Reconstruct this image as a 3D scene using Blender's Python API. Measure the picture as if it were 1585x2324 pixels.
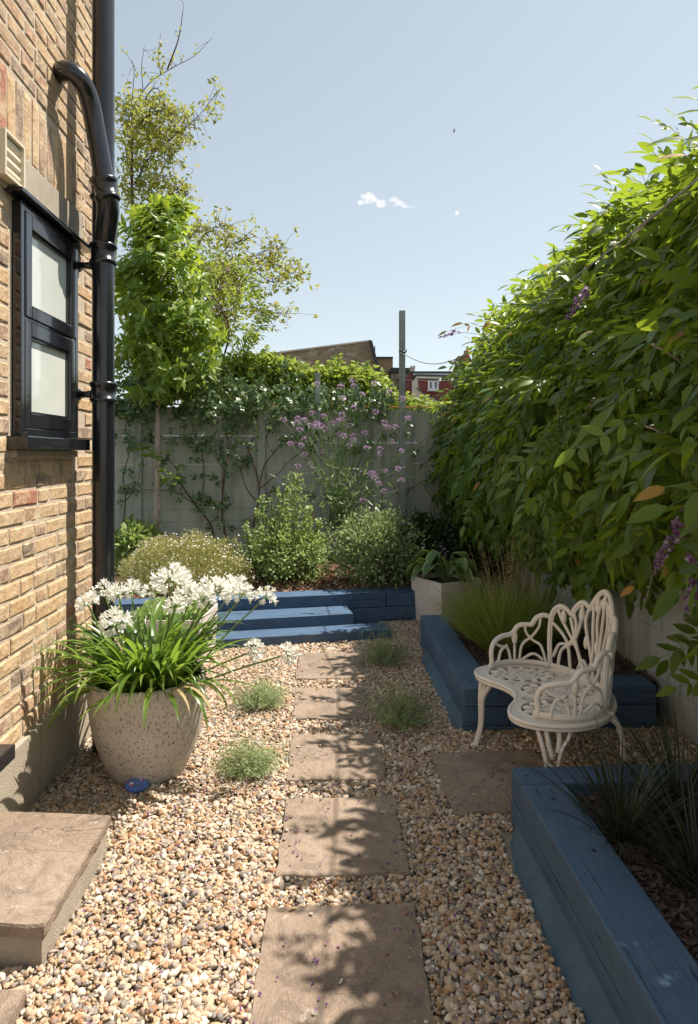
import bpy, bmesh, math, random
import numpy as np
from math import sin, cos, pi, radians as R
from mathutils import Vector, Matrix, Euler, noise
from mathutils.geometry import tessellate_polygon

random.seed(7)
rng = np.random.default_rng(11)
for o in list(bpy.data.objects):
    bpy.data.objects.remove(o)
SC = bpy.context.scene
COL = SC.collection

# ------------------------------------------------------------------ camera
FPX, CX, HY = 1450.0, 792.5, 1030.0        # focal length, centre column and horizon row on a 1585 x 2324 survey grid
CAMH = 1.7
YAW = R(2.2)
cd = bpy.data.cameras.new('camera')
cam = bpy.data.objects.new('camera', cd)
COL.objects.link(cam)
cam.location = (0, 0, CAMH)
cam.rotation_euler = (R(90), 0, -YAW)
cd.sensor_fit = 'AUTO'
cd.sensor_width = 36
cd.lens = 36 * FPX / 2324
cd.shift_y = -(1162 - HY) / 2324
cd.clip_start = 0.05
cd.clip_end = 3000
SC.camera = cam

# ------------------------------------------------------------------ light
SUN_EL, SUN_AZ = R(61), R(20)              # azimuth measured from +X towards +Y
sdir = Vector((cos(SUN_EL) * cos(SUN_AZ), cos(SUN_EL) * sin(SUN_AZ), sin(SUN_EL)))
W = bpy.data.worlds.new('World')
SC.world = W
W.use_nodes = True
nt = W.node_tree
nt.nodes.clear()
out = nt.nodes.new('ShaderNodeOutputWorld')
bg = nt.nodes.new('ShaderNodeBackground')
sky = nt.nodes.new('ShaderNodeTexSky')
sky.sky_type = 'NISHITA'
sky.sun_disc = False
sky.sun_elevation = SUN_EL
sky.sun_rotation = pi / 2 - SUN_AZ
sky.air_density = 1.0
sky.dust_density = 0.5
sky.ozone_density = 1.0
sky.altitude = 0
hs = nt.nodes.new('ShaderNodeHueSaturation')
hs.inputs['Saturation'].default_value = 0.56
hs.inputs['Value'].default_value = 1.5
gm = nt.nodes.new('ShaderNodeGamma'); gm.inputs[1].default_value = 0.66
nt.links.new(sky.outputs[0], gm.inputs[0])
nt.links.new(gm.outputs[0], hs.inputs['Color'])
tint = nt.nodes.new('ShaderNodeMix'); tint.data_type = 'RGBA'; tint.blend_type = 'MULTIPLY'; tint.inputs[0].default_value = 1
nt.links.new(hs.outputs[0], tint.inputs[6]); tint.inputs[7].default_value = (.98, 1.025, 1.0, 1)
SKY_OUT = tint.outputs[2]
bg.inputs[1].default_value = 0.106
nt.links.new(bg.outputs[0], out.inputs[0])
sl = bpy.data.lights.new('sun', 'SUN')
sl.energy = 5.0
sl.angle = R(0.53)
sl.color = (1.0, 0.915, 0.81)
so = bpy.data.objects.new('sun', sl)
COL.objects.link(so)
so.rotation_euler = (-sdir).to_track_quat('-Z', 'Y').to_euler()
SC.view_settings.view_transform = 'Standard'
SC.view_settings.look = 'None'
SC.view_settings.gamma = 1
SC.view_settings.use_curve_mapping = False
SC.view_settings.exposure = 0.86
SC.cycles.max_bounces = 8
SC.cycles.transparent_max_bounces = 8
SC.cycles.use_denoising = True

# ------------------------------------------------------------------ survey helpers
def ray(x, y):
    """direction (per unit of depth) through a point of the survey grid"""
    a, b = (x - CX) / FPX, -(y - HY) / FPX
    return Vector((a * cos(YAW) + sin(YAW), cos(YAW) - a * sin(YAW), b))

def PT(x, y, t):
    return Vector((0, 0, CAMH)) + ray(x, y) * t

def PZ(x, y, z=0.0):
    d = ray(x, y)
    return Vector((0, 0, CAMH)) + d * ((z - CAMH) / d.z)

def PX(x, y, X):
    d = ray(x, y)
    return Vector((0, 0, CAMH)) + d * (X / d.x)

# ------------------------------------------------------------------ cloud in the world sky
def world_cloud():
    tc = nt.nodes.new('ShaderNodeTexCoord')
    def blob(px, py, rx, ry):
        d = ray(px, py).normalized()
        az = math.atan2(d.x, d.y); el = math.asin(d.z)
        return az, el, rx / FPX, ry / FPX
    sep = nt.nodes.new('ShaderNodeSeparateXYZ')
    nt.links.new(tc.outputs['Generated'], sep.inputs[0])
    def M(op, a, b=None):
        n = nt.nodes.new('ShaderNodeMath'); n.operation = op
        for i, v in enumerate((a, b)):
            if v is None: continue
            if isinstance(v, (int, float)): n.inputs[i].default_value = v
            else: nt.links.new(v, n.inputs[i])
        return n.outputs[0]
    az = M('ARCTAN2', sep.outputs[0], sep.outputs[1])
    el = M('ARCSINE', sep.outputs[2])
    no = nt.nodes.new('ShaderNodeTexNoise'); no.inputs['Scale'].default_value = 130; no.inputs['Detail'].default_value = 7
    no.inputs['Roughness'].default_value = .62
    nt.links.new(tc.outputs['Generated'], no.inputs['Vector'])
    acc = None
    for px, py, rx, ry, st in ((838, 450, 26, 15, 1), (822, 458, 18, 8, .9), (866, 462, 17, 11, 1), (895, 455, 15, 9, .95), (908, 463, 22, 8, .9),
                               (925, 470, 24, 4, .5), (1037, 483, 6, 6, 1), (1000, 496, 10, 3, .4), (880, 490, 12, 3, .35), (968, 498, 12, 3, .3)):
        a0, e0, ra, re = blob(px, py, rx, ry)
        dx = M('DIVIDE', M('SUBTRACT', az, a0), ra)
        dy = M('DIVIDE', M('SUBTRACT', el, e0), re)
        v = M('SUBTRACT', 1.0, M('ADD', M('MULTIPLY', dx, dx), M('MULTIPLY', dy, dy)))
        v = M('MULTIPLY', M('MAXIMUM', v, 0.0), st)
        acc = v if acc is None else M('MAXIMUM', acc, v)
    nz = M('MULTIPLY', M('SUBTRACT', no.outputs[0], 0.52), 3.4)
    m = M('MULTIPLY', M('ADD', M('SUBTRACT', M('MULTIPLY', acc, 1.5), .35), nz), M('MINIMUM', M('MULTIPLY', acc, 4.0), 1.0))
    m = M('MINIMUM', M('MAXIMUM', M('MULTIPLY', m, .75), 0.0), 0.95)
    mx = nt.nodes.new('ShaderNodeMix'); mx.data_type = 'RGBA'
    nt.links.new(m, mx.inputs[0])
    nt.links.new(SKY_OUT, mx.inputs[6])
    mx.inputs[7].default_value = (6.0, 6.0, 6.1, 1)
    nt.links.new(mx.outputs[2], bg.inputs[0])
world_cloud()

# ------------------------------------------------------------------ materials
class NT:
    def __init__(s, name):
        s.m = bpy.data.materials.new(name); s.m.use_nodes = True
        s.t = s.m.node_tree; s.t.nodes.clear()
        s.out = s.n('ShaderNodeOutputMaterial')
        s.tc = s.n('ShaderNodeTexCoord')
    def n(s, t, **k):
        x = s.t.nodes.new(t)
        for a, b in k.items(): setattr(x, a, b)
        return x
    def set(s, node, i, v):
        if v is None: return
        if isinstance(v, bpy.types.NodeSocket): s.t.links.new(v, node.inputs[i])
        else:
            if isinstance(v, (tuple, list)) and len(v) == 3 and node.inputs[i].type == 'RGBA': v = (*v, 1)
            node.inputs[i].default_value = v
    def math(s, op, a, b=None, clamp=False):
        x = s.n('ShaderNodeMath', operation=op, use_clamp=clamp); s.set(x, 0, a); s.set(x, 1, b); return x.outputs[0]
    def mapv(s, v, scale=(1, 1, 1), loc=(0, 0, 0), rot=(0, 0, 0)):
        x = s.n('ShaderNodeMapping'); s.set(x, 0, v); x.inputs['Scale'].default_value = scale
        x.inputs['Location'].default_value = loc; x.inputs['Rotation'].default_value = rot; return x.outputs[0]
    def noise(s, v, scale, detail=4, rough=.55, dist=0, col=False):
        x = s.n('ShaderNodeTexNoise'); s.set(x, 'Vector', v); s.set(x, 'Scale', scale); s.set(x, 'Detail', detail)
        s.set(x, 'Roughness', rough); s.set(x, 'Distortion', dist); return x.outputs[1 if col else 0]
    def voro(s, v, scale, feature='F1', out=0, rand=1):
        x = s.n('ShaderNodeTexVoronoi', feature=feature); s.set(x, 'Vector', v); s.set(x, 'Scale', scale)
        s.set(x, 'Randomness', rand); return x.outputs[out]
    def ramp(s, f, stops, interp='LINEAR'):
        x = s.n('ShaderNodeValToRGB'); s.set(x, 0, f); cr = x.color_ramp; cr.interpolation = interp
        while len(cr.elements) < len(stops): cr.elements.new(.5)
        for e, (p, c) in zip(cr.elements, stops):
            e.position = p
            if isinstance(c, (int, float)): c = (c, c, c)
            e.color = (*c, 1)
        return x.outputs[0]
    def mix(s, f, a, b, mode='MIX'):
        x = s.n('ShaderNodeMix', data_type='RGBA', blend_type=mode); s.set(x, 0, f); s.set(x, 6, a); s.set(x, 7, b); return x.outputs[2]
    def rnd(s):
        """one random number per piece: object random plus the mesh attribute 'rnd'"""
        oi = s.n('ShaderNodeObjectInfo'); at = s.n('ShaderNodeAttribute', attribute_name='rnd')
        return s.math('FRACT', s.math('ADD', oi.outputs['Random'], at.outputs['Fac']))
    def bump(s, h, strength=.5, dist=.01, nrm=None):
        x = s.n('ShaderNodeBump'); s.set(x, 'Height', h); s.set(x, 'Strength', strength); s.set(x, 'Distance', dist)
        if nrm is not None: s.set(x, 'Normal', nrm)
        return x.outputs[0]
    def bsdf(s, col, rough=.7, bump=None, metal=0, spec=.5, coat=0, **k):
        x = s.n('ShaderNodeBsdfPrincipled'); s.set(x, 'Base Color', col); s.set(x, 'Roughness', rough); s.set(x, 'Metallic', metal)
        s.set(x, 'Specular IOR Level', spec); s.set(x, 'Coat Weight', coat)
        if bump is not None: s.set(x, 'Normal', bump)
        for a, b in k.items(): s.set(x, a, b)
        return x.outputs[0]
    def end(s, sh):
        s.t.links.new(sh, s.out.inputs[0]); return s.m
    @property
    def obj(s): return s.tc.outputs['Object']
    @property
    def pos(s):
        return s.n('ShaderNodeNewGeometry').outputs['Position']

def leaf_mat(name, c1, c2, c3=None, trans=.38, tcol=(.30, .42, .04), rough=.42, spec=.45, hue=.12):
    m = NT(name)
    r = m.rnd()
    st = [(0, c1), (.55, c2), (1, c3 or c2)]
    c = m.ramp(r, st)
    nz = m.noise(m.pos, 9, 2)
    c = m.mix(m.math('MULTIPLY', nz, .5), c, m.mix(1, c, (.62, .75, .45), 'MULTIPLY'))
    b = m.bsdf(c, rough, None, 0, spec)
    tr = m.n('ShaderNodeBsdfTranslucent')
    m.set(tr, 0, m.mix(.55, m.mix(1, c, (1.7, 1.7, 1.1), 'MULTIPLY'), tcol))
    mx = m.n('ShaderNodeMixShader'); m.set(mx, 0, trans); m.t.links.new(b, mx.inputs[1]); m.t.links.new(tr.outputs[0], mx.inputs[2])
    return m.end(mx.outputs[0])

def flat_mat(name, col, rough=.6, vary=.25, scale=12, bumpd=0.0, bscale=60, metal=0, spec=.5, coat=0):
    m = NT(name)
    n = m.noise(m.obj, scale, 5)
    c = m.mix(n, tuple(v * (1 - vary) for v in col), tuple(min(1, v * (1 + vary)) for v in col))
    bp = m.bump(m.noise(m.obj, bscale, 5), .6, bumpd) if bumpd else None
    return m.end(m.bsdf(c, rough, bp, metal, spec, coat))

def pebble_mat():
    m = NT('pebble')
    r = m.rnd()
    c = m.ramp(r, [(0, (.52, .43, .33)), (.13, (.60, .54, .46)), (.22, (.38, .245, .145)), (.33, (.48, .37, .26)), (.43, (.30, .265, .24)),
                   (.52, (.50, .40, .29)), (.61, (.34, .19, .10)), (.69, (.45, .33, .21)), (.77, (.22, .205, .195)), (.86, (.70, .64, .57)), (.93, (.44, .37, .30))], 'CONSTANT')
    n = m.noise(m.obj, 1.6, 5, .65)
    c = m.mix(m.math('MULTIPLY', n, .9), c, m.mix(1, c, (.74, .62, .50), 'MULTIPLY'))
    n2 = m.noise(m.pos, 160, 3)
    c = m.mix(m.ramp(n2, [(.55, 0), (.75, .5)]), c, (.62, .55, .45))
    return m.end(m.bsdf(c, .62, m.bump(m.noise(m.pos, 220, 4), .5, .002), 0, .35))

def brick_mat():
    m = NT('stock_brick')
    r = m.rnd()
    c = m.ramp(r, [(0, (.52, .345, .185)), (.15, (.42, .275, .17)), (.28, (.56, .40, .235)), (.40, (.33, .23, .165)), (.50, (.51, .36, .215)), (.60, (.39, .26, .19)),
                   (.70, (.20, .155, .125)), (.76, (.40, .24, .16)), (.80, (.47, .34, .21)), (.88, (.28, .20, .155)), (.965, (.38, .15, .10))], 'CONSTANT')
    p = m.pos
    n = m.noise(p, 26, 6, .68)
    c = m.mix(m.ramp(n, [(.35, 0), (.68, .75)]), c, m.mix(1, c, (.52, .44, .40), 'MULTIPLY'))
    n2 = m.noise(p, 11, 5, .6, 1.0)
    c = m.mix(m.ramp(n2, [(.44, .12), (.62, .8)]), c, (.56, .43, .28))
    n3 = m.noise(p, 70, 4, .7)
    c = m.mix(m.ramp(n3, [(.62, 0), (.70, .85)]), c, (.09, .065, .05))
    h = m.math('ADD', m.math('MULTIPLY', m.noise(p, 60, 7, .72), 1.0), m.math('MULTIPLY', m.voro(p, 55), .55))
    return m.end(m.bsdf(c, .88, m.bump(h, .6, .007), 0, .25))

def mortar_mat():
    m = NT('lime_mortar')
    p = m.pos
    c = m.ramp(m.noise(p, 14, 6, .65), [(.3, (.46, .37, .27)), (.6, (.58, .49, .38)), (.8, (.64, .56, .46))])
    return m.end(m.bsdf(c, .95, m.bump(m.noise(p, 90, 6, .7), .9, .01), 0, .2))

def render_mat(name, c1, c2, d=.006, sc=5):
    m = NT(name)
    p = m.pos
    c = m.ramp(m.noise(p, sc, 7, .65), [(.3, c1), (.7, c2)])
    st = m.noise(m.mapv(p, (9, 9, .8)), 1.5, 4)
    c = m.mix(m.ramp(st, [(.55, 0), (.8, .35)]), c, m.mix(1, c, (.6, .58, .52), 'MULTIPLY'))
    return m.end(m.bsdf(c, .9, m.bump(m.noise(p, 120, 6, .7), .8, d), 0, .25))

def slab_mat():
    m = NT('sandstone')
    p = m.pos
    oi = m.n('ShaderNodeObjectInfo')
    q = m.n('ShaderNodeVectorMath', operation='ADD'); m.set(q, 0, p)
    cmb = m.n('ShaderNodeCombineXYZ'); m.set(cmb, 2, m.math('MULTIPLY', oi.outputs['Random'], 20)); m.t.links.new(cmb.outputs[0], q.inputs[1])
    v = q.outputs[0]
    c = m.ramp(m.noise(v, 2.6, 7, .62, .6), [(.25, (.18, .135, .10)), (.5, (.26, .195, .145)), (.75, (.32, .25, .19))])
    sp = m.noise(v, 90, 3, .8)
    c = m.mix(m.ramp(sp, [(.5, 0), (.75, .55)]), c, (.42, .35, .28))
    sp2 = m.noise(v, 30, 4, .8)
    c = m.mix(m.ramp(sp2, [(.55, 0), (.75, .5)]), c, (.15, .11, .085))
    c = m.mix(m.ramp(m.noise(v, 7, 6, .75, 1.2), [(.5, 0), (.62, .5)]), c, (.12, .095, .075))
    c = m.mix(m.ramp(m.noise(v, 16, 3, .6), [(.66, 0), (.70, .5)]), c, (.45, .40, .33))
    dist = m.noise(v, 1.3, 5, .6, 2.2)
    crack = m.ramp(m.math('ABSOLUTE', m.math('SUBTRACT', dist, .55)), [(0, 1), (.005, .0)])
    crack = m.math('MULTIPLY', crack, m.ramp(m.noise(v, 1.6, 2), [(.52, 0), (.60, 1)]))
    c = m.mix(m.math('MULTIPLY', crack, .6), c, (.08, .055, .04))
    h = m.math('ADD', m.math('MULTIPLY', m.noise(v, 4, 8, .68, .8), 1.0), m.math('MULTIPLY', m.noise(v, 60, 5), .12))
    h = m.math('SUBTRACT', h, m.math('MULTIPLY', crack, .12))
    return m.end(m.bsdf(c, .8, m.bump(h, 1.0, .035), 0, .3))

def blue_mat():
    m = NT('blue_painted_timber')
    v = m.mapv(m.obj, (1.2, 22, 22))
    g = m.noise(v, 3.2, 6, .62, .5)
    oi = m.n('ShaderNodeObjectInfo')
    base = m.mix(oi.outputs['Random'], (.050, .092, .168), (.062, .108, .184))
    c = m.mix(m.ramp(m.noise(m.pos, 5, 6, .7), [(.35, 0), (.75, .7)]), base, (.085, .15, .22))
    c = m.mix(m.ramp(m.noise(m.pos, 40, 4, .8), [(.62, 0), (.70, .6)]), c, (.20, .26, .31))
    c = m.mix(m.ramp(g, [(.62, 0), (.72, .55)]), c, (.025, .045, .075))
    kn = m.voro(m.mapv(m.obj, (2.2, 9, 9)), 1.3)
    c = m.mix(m.ramp(kn, [(.05, .75), (.11, 0)]), c, (.018, .035, .06))
    ck = m.ramp(m.noise(m.mapv(m.obj, (1.1, 34, 34)), 1.6, 3, .5, .8), [(.66, 0), (.685, 1)])
    c = m.mix(m.math('MULTIPLY', ck, .6), c, (.015, .03, .05))
    h = m.math('ADD', g, m.math('MULTIPLY', m.noise(m.mapv(m.obj, (3, 60, 60)), 5, 3), .35))
    h = m.math('SUBTRACT', h, m.math('MULTIPLY', ck, 1.2))
    return m.end(m.bsdf(c, .62, m.bump(h, .9, .006), 0, .35))

def blue_concrete_mat():
    m = NT('blue_painted_concrete')
    c = m.ramp(m.noise(m.pos, 8, 7, .7), [(.3, (.07, .125, .175)), (.6, (.10, .165, .22)), (.8, (.15, .22, .27))])
    return m.end(m.bsdf(c, .8, m.bump(m.noise(m.pos, 110, 6, .75), 1, .008), 0, .3))

def fence_mat(name='painted_concrete', a=(.37, .385, .33), b=(.47, .48, .42)):
    m = NT(name)
    c = m.ramp(m.noise(m.pos, 3.0, 8, .68), [(.3, a), (.7, b)])
    st = m.noise(m.mapv(m.pos, (6, 6, .7)), 2, 5)
    c = m.mix(m.ramp(st, [(.50, 0), (.70, .6)]), c, (.20, .21, .165))
    c = m.mix(m.ramp(m.noise(m.pos, 45, 4, .8), [(.66, 0), (.72, .5)]), c, (.15, .15, .12))
    return m.end(m.bsdf(c, .85, m.bump(m.noise(m.pos, 80, 6, .75), .7, .006), 0, .3))

def bark_mat(name, a, b, sc=30):
    m = NT(name)
    g = m.noise(m.mapv(m.pos, (1, 1, .35)), sc, 6, .7)
    c = m.ramp(g, [(.3, a), (.7, b)])
    return m.end(m.bsdf(c, .88, m.bump(g, 1, .01), 0, .2))

def pot_mat():
    m = NT('speckled_glaze')
    p = m.obj
    c = m.ramp(m.noise(p, 6, 5, .6), [(.3, (.46, .41, .355)), (.7, (.56, .51, .45))])
    s = m.noise(m.mapv(p, (1, 1, .6)), 95, 4, .75)
    c = m.mix(m.ramp(s, [(.56, 0), (.60, .9)]), c, (.12, .10, .085))
    s2 = m.noise(m.mapv(p, (1, 1, .7)), 32, 4, .7)
    c = m.mix(m.ramp(s2, [(.60, 0), (.68, .4)]), c, (.22, .19, .155))
    h = m.math('SUBTRACT', m.math('MULTIPLY', m.noise(p, 60, 4), .4), m.ramp(s, [(.56, 0), (.60, .4)]))
    wv = m.n('ShaderNodeTexWave', bands_direction='Z'); m.set(wv, 'Vector', p); m.set(wv, 'Scale', 22); m.set(wv, 'Distortion', 1)
    h = m.math('ADD', h, m.math('MULTIPLY', wv.outputs['Fac'], .2))
    return m.end(m.bsdf(c, .55, m.bump(h, .5, .0025), 0, .4))

def far_brick_mat(name, c1, c2, mort, sx=4.4, z=13):
    m = NT(name)
    bt = m.n('ShaderNodeTexBrick'); m.set(bt, 'Vector', m.mapv(m.obj, (sx, 1, z)))
    m.set(bt, 'Color1', c1); m.set(bt, 'Color2', c2); m.set(bt, 'Mortar', mort); m.set(bt, 'Scale', 1.0); m.set(bt, 'Mortar Size', .03)
    bt.inputs['Brick Width'].default_value = 1; bt.inputs['Row Height'].default_value = 1
    v = m.n('ShaderNodeSeparateXYZ'); m.t.links.new(m.mapv(m.obj, (sx, 1, z)), v.inputs[0])
    cb = m.n('ShaderNodeCombineXYZ'); m.t.links.new(v.outputs[0], cb.inputs[0]); m.t.links.new(v.outputs[2], cb.inputs[1])
    m.t.links.new(cb.outputs[0], bt.inputs['Vector'])
    c = m.mix(m.ramp(m.noise(m.mapv(m.obj, (1, 1, 2.5)), 1.8, 5, .7), [(.52, 0), (.62, .7)]), bt.outputs[0], (.5, .46, .4))
    if name == 'red_hung_tile': c = bt.outputs[0]
    return m.end(m.bsdf(c, .85, m.bump(bt.outputs[1], -.5, .02), 0, .3))

M = {}
M['pebble'] = pebble_mat()
M['brick'] = brick_mat()
M['mortar'] = mortar_mat()
M['lintel'] = render_mat('lintel_render', (.33, .28, .22), (.44, .385, .31))
M['plinth'] = render_mat('plinth_render', (.36, .31, .24), (.48, .42, .33), .01)
M['slab'] = slab_mat()
M['blue'] = blue_mat()
M['bluecon'] = blue_concrete_mat()
M['fence'] = fence_mat()
M['fence2'] = fence_mat('pale_painted_concrete', (.42, .415, .37), (.53, .52, .47))
M['post'] = fence_mat('grey_green_post_paint', (.24, .27, .25), (.33, .36, .335))
M['spike'] = flat_mat('tan_plastic', (.55, .36, .14), .5)
M['gloss_black'] = flat_mat('black_gloss_iron', (.012, .013, .017), .22, .2, 8, .0016, 90, 0, .5, .3)
M['frame_black'] = flat_mat('black_gloss_paint', (.010, .011, .014), .16, .2, 6, .0006, 40, 0, .5, .5)
M['cream'] = flat_mat('cream_plastic', (.62, .54, .40), .5, .08)
M['bench'] = flat_mat('cream_enamel', (.74, .68, .61), .42, .06, 9, .0006, 120)
M['pot'] = pot_mat()
M['planter'] = flat_mat('pale_plastic', (.66, .59, .54), .5, .06)
M['soil'] = render_mat('dark_soil', (.05, .035, .025), (.10, .07, .05), .02, 20)
M['ground'] = render_mat('sandy_ground', (.28, .23, .17), (.42, .35, .27), .02, 20)
M['earth'] = render_mat('earth', (.08, .08, .04), (.14, .12, .07), .02, 3)
def white_petal():
    m = NT('white_petal'); b = m.bsdf((.86, .85, .80), .5, None, 0, .3)
    tr = m.n('ShaderNodeBsdfTranslucent'); m.set(tr, 0, (.85, .85, .76)); mx = m.n('ShaderNodeMixShader'); m.set(mx, 0, .35)
    m.t.links.new(b, mx.inputs[1]); m.t.links.new(tr.outputs[0], mx.inputs[2]); return m.end(mx.outputs[0])
M['petal_white'] = white_petal()
M['petal_small'] = leaf_mat('daisy_petal', (.70, .66, .60), (.78, .76, .70), (.66, .46, .5), .3, (.8, .7, .65), .5, .3)
M['purple'] = leaf_mat('verbena_purple', (.38, .20, .48), (.50, .30, .60), (.58, .42, .66), .3, (.55, .3, .65), .6, .3)
M['wist'] = leaf_mat('wisteria_petal', (.22, .10, .33), (.40, .27, .56), (.62, .55, .70), .35, (.55, .4, .7), .5, .3)
M['wistdark'] = leaf_mat('wisteria_dark_petal', (.15, .05, .20), (.25, .10, .28), (.28, .14, .30), .3, (.4, .2, .5), .5, .3)
M['red'] = flat_mat('red_flower', (.5, .04, .05), .6)
M['leaf_wist'] = leaf_mat('wisteria_leaf', (.055, .110, .018), (.095, .175, .026), (.19, .27, .045), .45, (.50, .60, .04), .36, .42)
M['leaf_orange'] = leaf_mat('wisteria_leaf_turning', (.36, .22, .05), (.42, .22, .06), (.40, .28, .08), .4, (.65, .38, .05), .5, .4)
M['leaf_lime'] = leaf_mat('young_leaf', (.13, .22, .03), (.18, .28, .04), (.18, .28, .04), .45, (.46, .60, .04), .36, .5)
M['leaf_mag'] = leaf_mat('broad_leaf', (.10, .18, .03), (.17, .26, .04), (.27, .35, .06), .42, (.56, .64, .06), .42, .4)
M['leaf_tree'] = leaf_mat('sparse_leaf', (.20, .23, .06), (.30, .31, .08), (.38, .33, .09), .42, (.48, .48, .08), .5, .4)
M['leaf_hedge'] = leaf_mat('hedge_leaf', (.16, .23, .05), (.25, .32, .07), (.32, .36, .10), .42, (.42, .50, .08), .5, .35)
M['leaf_rose'] = leaf_mat('rose_leaf', (.045, .09, .032), (.08, .14, .05), (.20, .26, .10), .25, (.2, .3, .05), .38, .55)
M['leaf_priv'] = leaf_mat('pale_edged_leaf', (.15, .24, .07), (.29, .38, .15), (.44, .50, .27), .35, (.40, .48, .12), .5, .4)
M['leaf_hebe'] = leaf_mat('grey_green_leaf', (.11, .17, .07), (.21, .29, .12), (.52, .54, .38), .3, (.3, .4, .12), .5, .4)
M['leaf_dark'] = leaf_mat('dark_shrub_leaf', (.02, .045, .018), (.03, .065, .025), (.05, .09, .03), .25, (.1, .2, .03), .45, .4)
M['leaf_lav'] = leaf_mat('lavender_leaf', (.18, .24, .11), (.28, .34, .17), (.38, .41, .25), .3, (.35, .42, .15), .6, .3)
M['leaf_aga'] = leaf_mat('agapanthus_leaf', (.075, .15, .03), (.12, .21, .04), (.20, .28, .06), .40, (.36, .54, .06), .30, .6)
M['straw'] = leaf_mat('dried_leaf', (.42, .30, .17), (.52, .40, .24), (.45, .33, .2), .3, (.6, .45, .2), .7, .2)
M['leaf_grass'] = leaf_mat('tuft_grass_leaf', (.18, .24, .06), (.28, .34, .08), (.44, .40, .16), .4, (.38, .42, .06), .5, .3)
M['leaf_mondo'] = leaf_mat('black_grass_leaf', (.022, .026, .014), (.03, .04, .02), (.06, .07, .03), .15, (.08, .1, .03), .42, .5)
M['leaf_hosta'] = leaf_mat('hosta_leaf', (.06, .12, .05), (.09, .16, .06), (.13, .22, .07), .3, (.25, .4, .08), .42, .5)
M['leaf_hosta2'] = leaf_mat('hosta_margin', (.30, .38, .12), (.36, .42, .14), (.36, .42, .14), .35, (.5, .6, .1), .42, .5)
M['stem'] = leaf_mat('green_stem', (.12, .20, .06), (.17, .26, .08), (.22, .28, .10), .1, (.3, .4, .1), .5, .4)
M['erig'] = leaf_mat('fine_green_stem', (.26, .29, .10), (.40, .40, .17), (.52, .42, .24), .35, (.45, .45, .15), .6, .3)
M['twig'] = bark_mat('twig_bark', (.075, .045, .035), (.14, .085, .06))
M['bark'] = bark_mat('smooth_bark', (.28, .23, .19), (.46, .39, .33), 22)
M['chip'] = bark_mat('bark_chip', (.13, .07, .045), (.30, .18, .115), 45)
M['chip2'] = bark_mat('dark_bark_chip', (.06, .045, .04), (.20, .14, .12), 45)
M['wire'] = flat_mat('grey_wire', (.26, .26, .27), .5)
M['bluecable'] = flat_mat('blue_cable', (.10, .25, .42), .5)
M['bird'] = flat_mat('dark_feather', (.03, .03, .035), .8)
M['bluestone'] = flat_mat('blue_stone_paint', (.07, .14, .42), .5, .25, 30)
M['white_paint'] = flat_mat('white_paint', (.75, .75, .75), .5, .05)
M['red_paint'] = flat_mat('red_paint', (.55, .04, .04), .5)
M['ink'] = flat_mat('dark_ink', (.02, .02, .05), .5)
M['far_brick'] = far_brick_mat('far_stock_brick', (.20, .145, .095), (.30, .225, .15), (.30, .25, .2))
M['red_tile'] = far_brick_mat('red_hung_tile', (.25, .075, .062), (.20, .06, .052), (.10, .035, .03), 5, 7)
M['ochre'] = flat_mat('ochre_render', (.30, .20, .10), .8, .1, 1)
M['pinkrender'] = render_mat('pale_render', (.50, .43, .38), (.62, .55, .50))
M['darkroof'] = flat_mat('dark_roof', (.04, .045, .05), .7)
M['white_frame'] = flat_mat('white_window_frame', (.75, .76, .78), .5, .03)
M['chimbrick'] = far_brick_mat('chimney_brick', (.28, .10, .06), (.20, .08, .05), (.25, .2, .16))
M['terra'] = flat_mat('terracotta', (.40, .12, .07), .8)

def frosted():
    m = NT('frosted_pane')
    c = m.ramp(m.noise(m.pos, 2.5, 3), [(.3, (.50, .54, .50)), (.7, (.62, .65, .60))])
    return m.end(m.bsdf(c, .10, None, 0, .5, .6))
M['frosted'] = frosted()
def dglass():
    m = NT('far_glass'); return m.end(m.bsdf((.10, .14, .16), .08, None, 0, .8))
M['glass'] = dglass()

# ------------------------------------------------------------------ object helpers
def tag(o, label=None, cat=None, group=None, kind=None):
    if label: o['label'] = label
    if cat: o['category'] = cat
    if group: o['group'] = group
    if kind: o['kind'] = kind
    return o

def empty(name, loc, label, cat, group=None, rz=0):
    o = bpy.data.objects.new(name, None); COL.objects.link(o)
    o.location = loc; o.rotation_euler = (0, 0, rz); o.empty_display_size = .1
    return tag(o, label, cat, group)

def link(name, me, parent=None, world=True):
    """link a mesh whose vertices are in world space; under a parent keep the world place"""
    o = bpy.data.objects.new(name, me); COL.objects.link(o)
    if parent is not None:
        o.parent = parent
        if world: o.matrix_parent_inverse = mw(parent).inverted()
    return o

def mw(o):
    m = Matrix.LocRotScale(o.location, o.rotation_euler.to_quaternion(), o.scale)
    if o.parent: m = mw(o.parent) @ o.matrix_parent_inverse @ m
    return m

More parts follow.
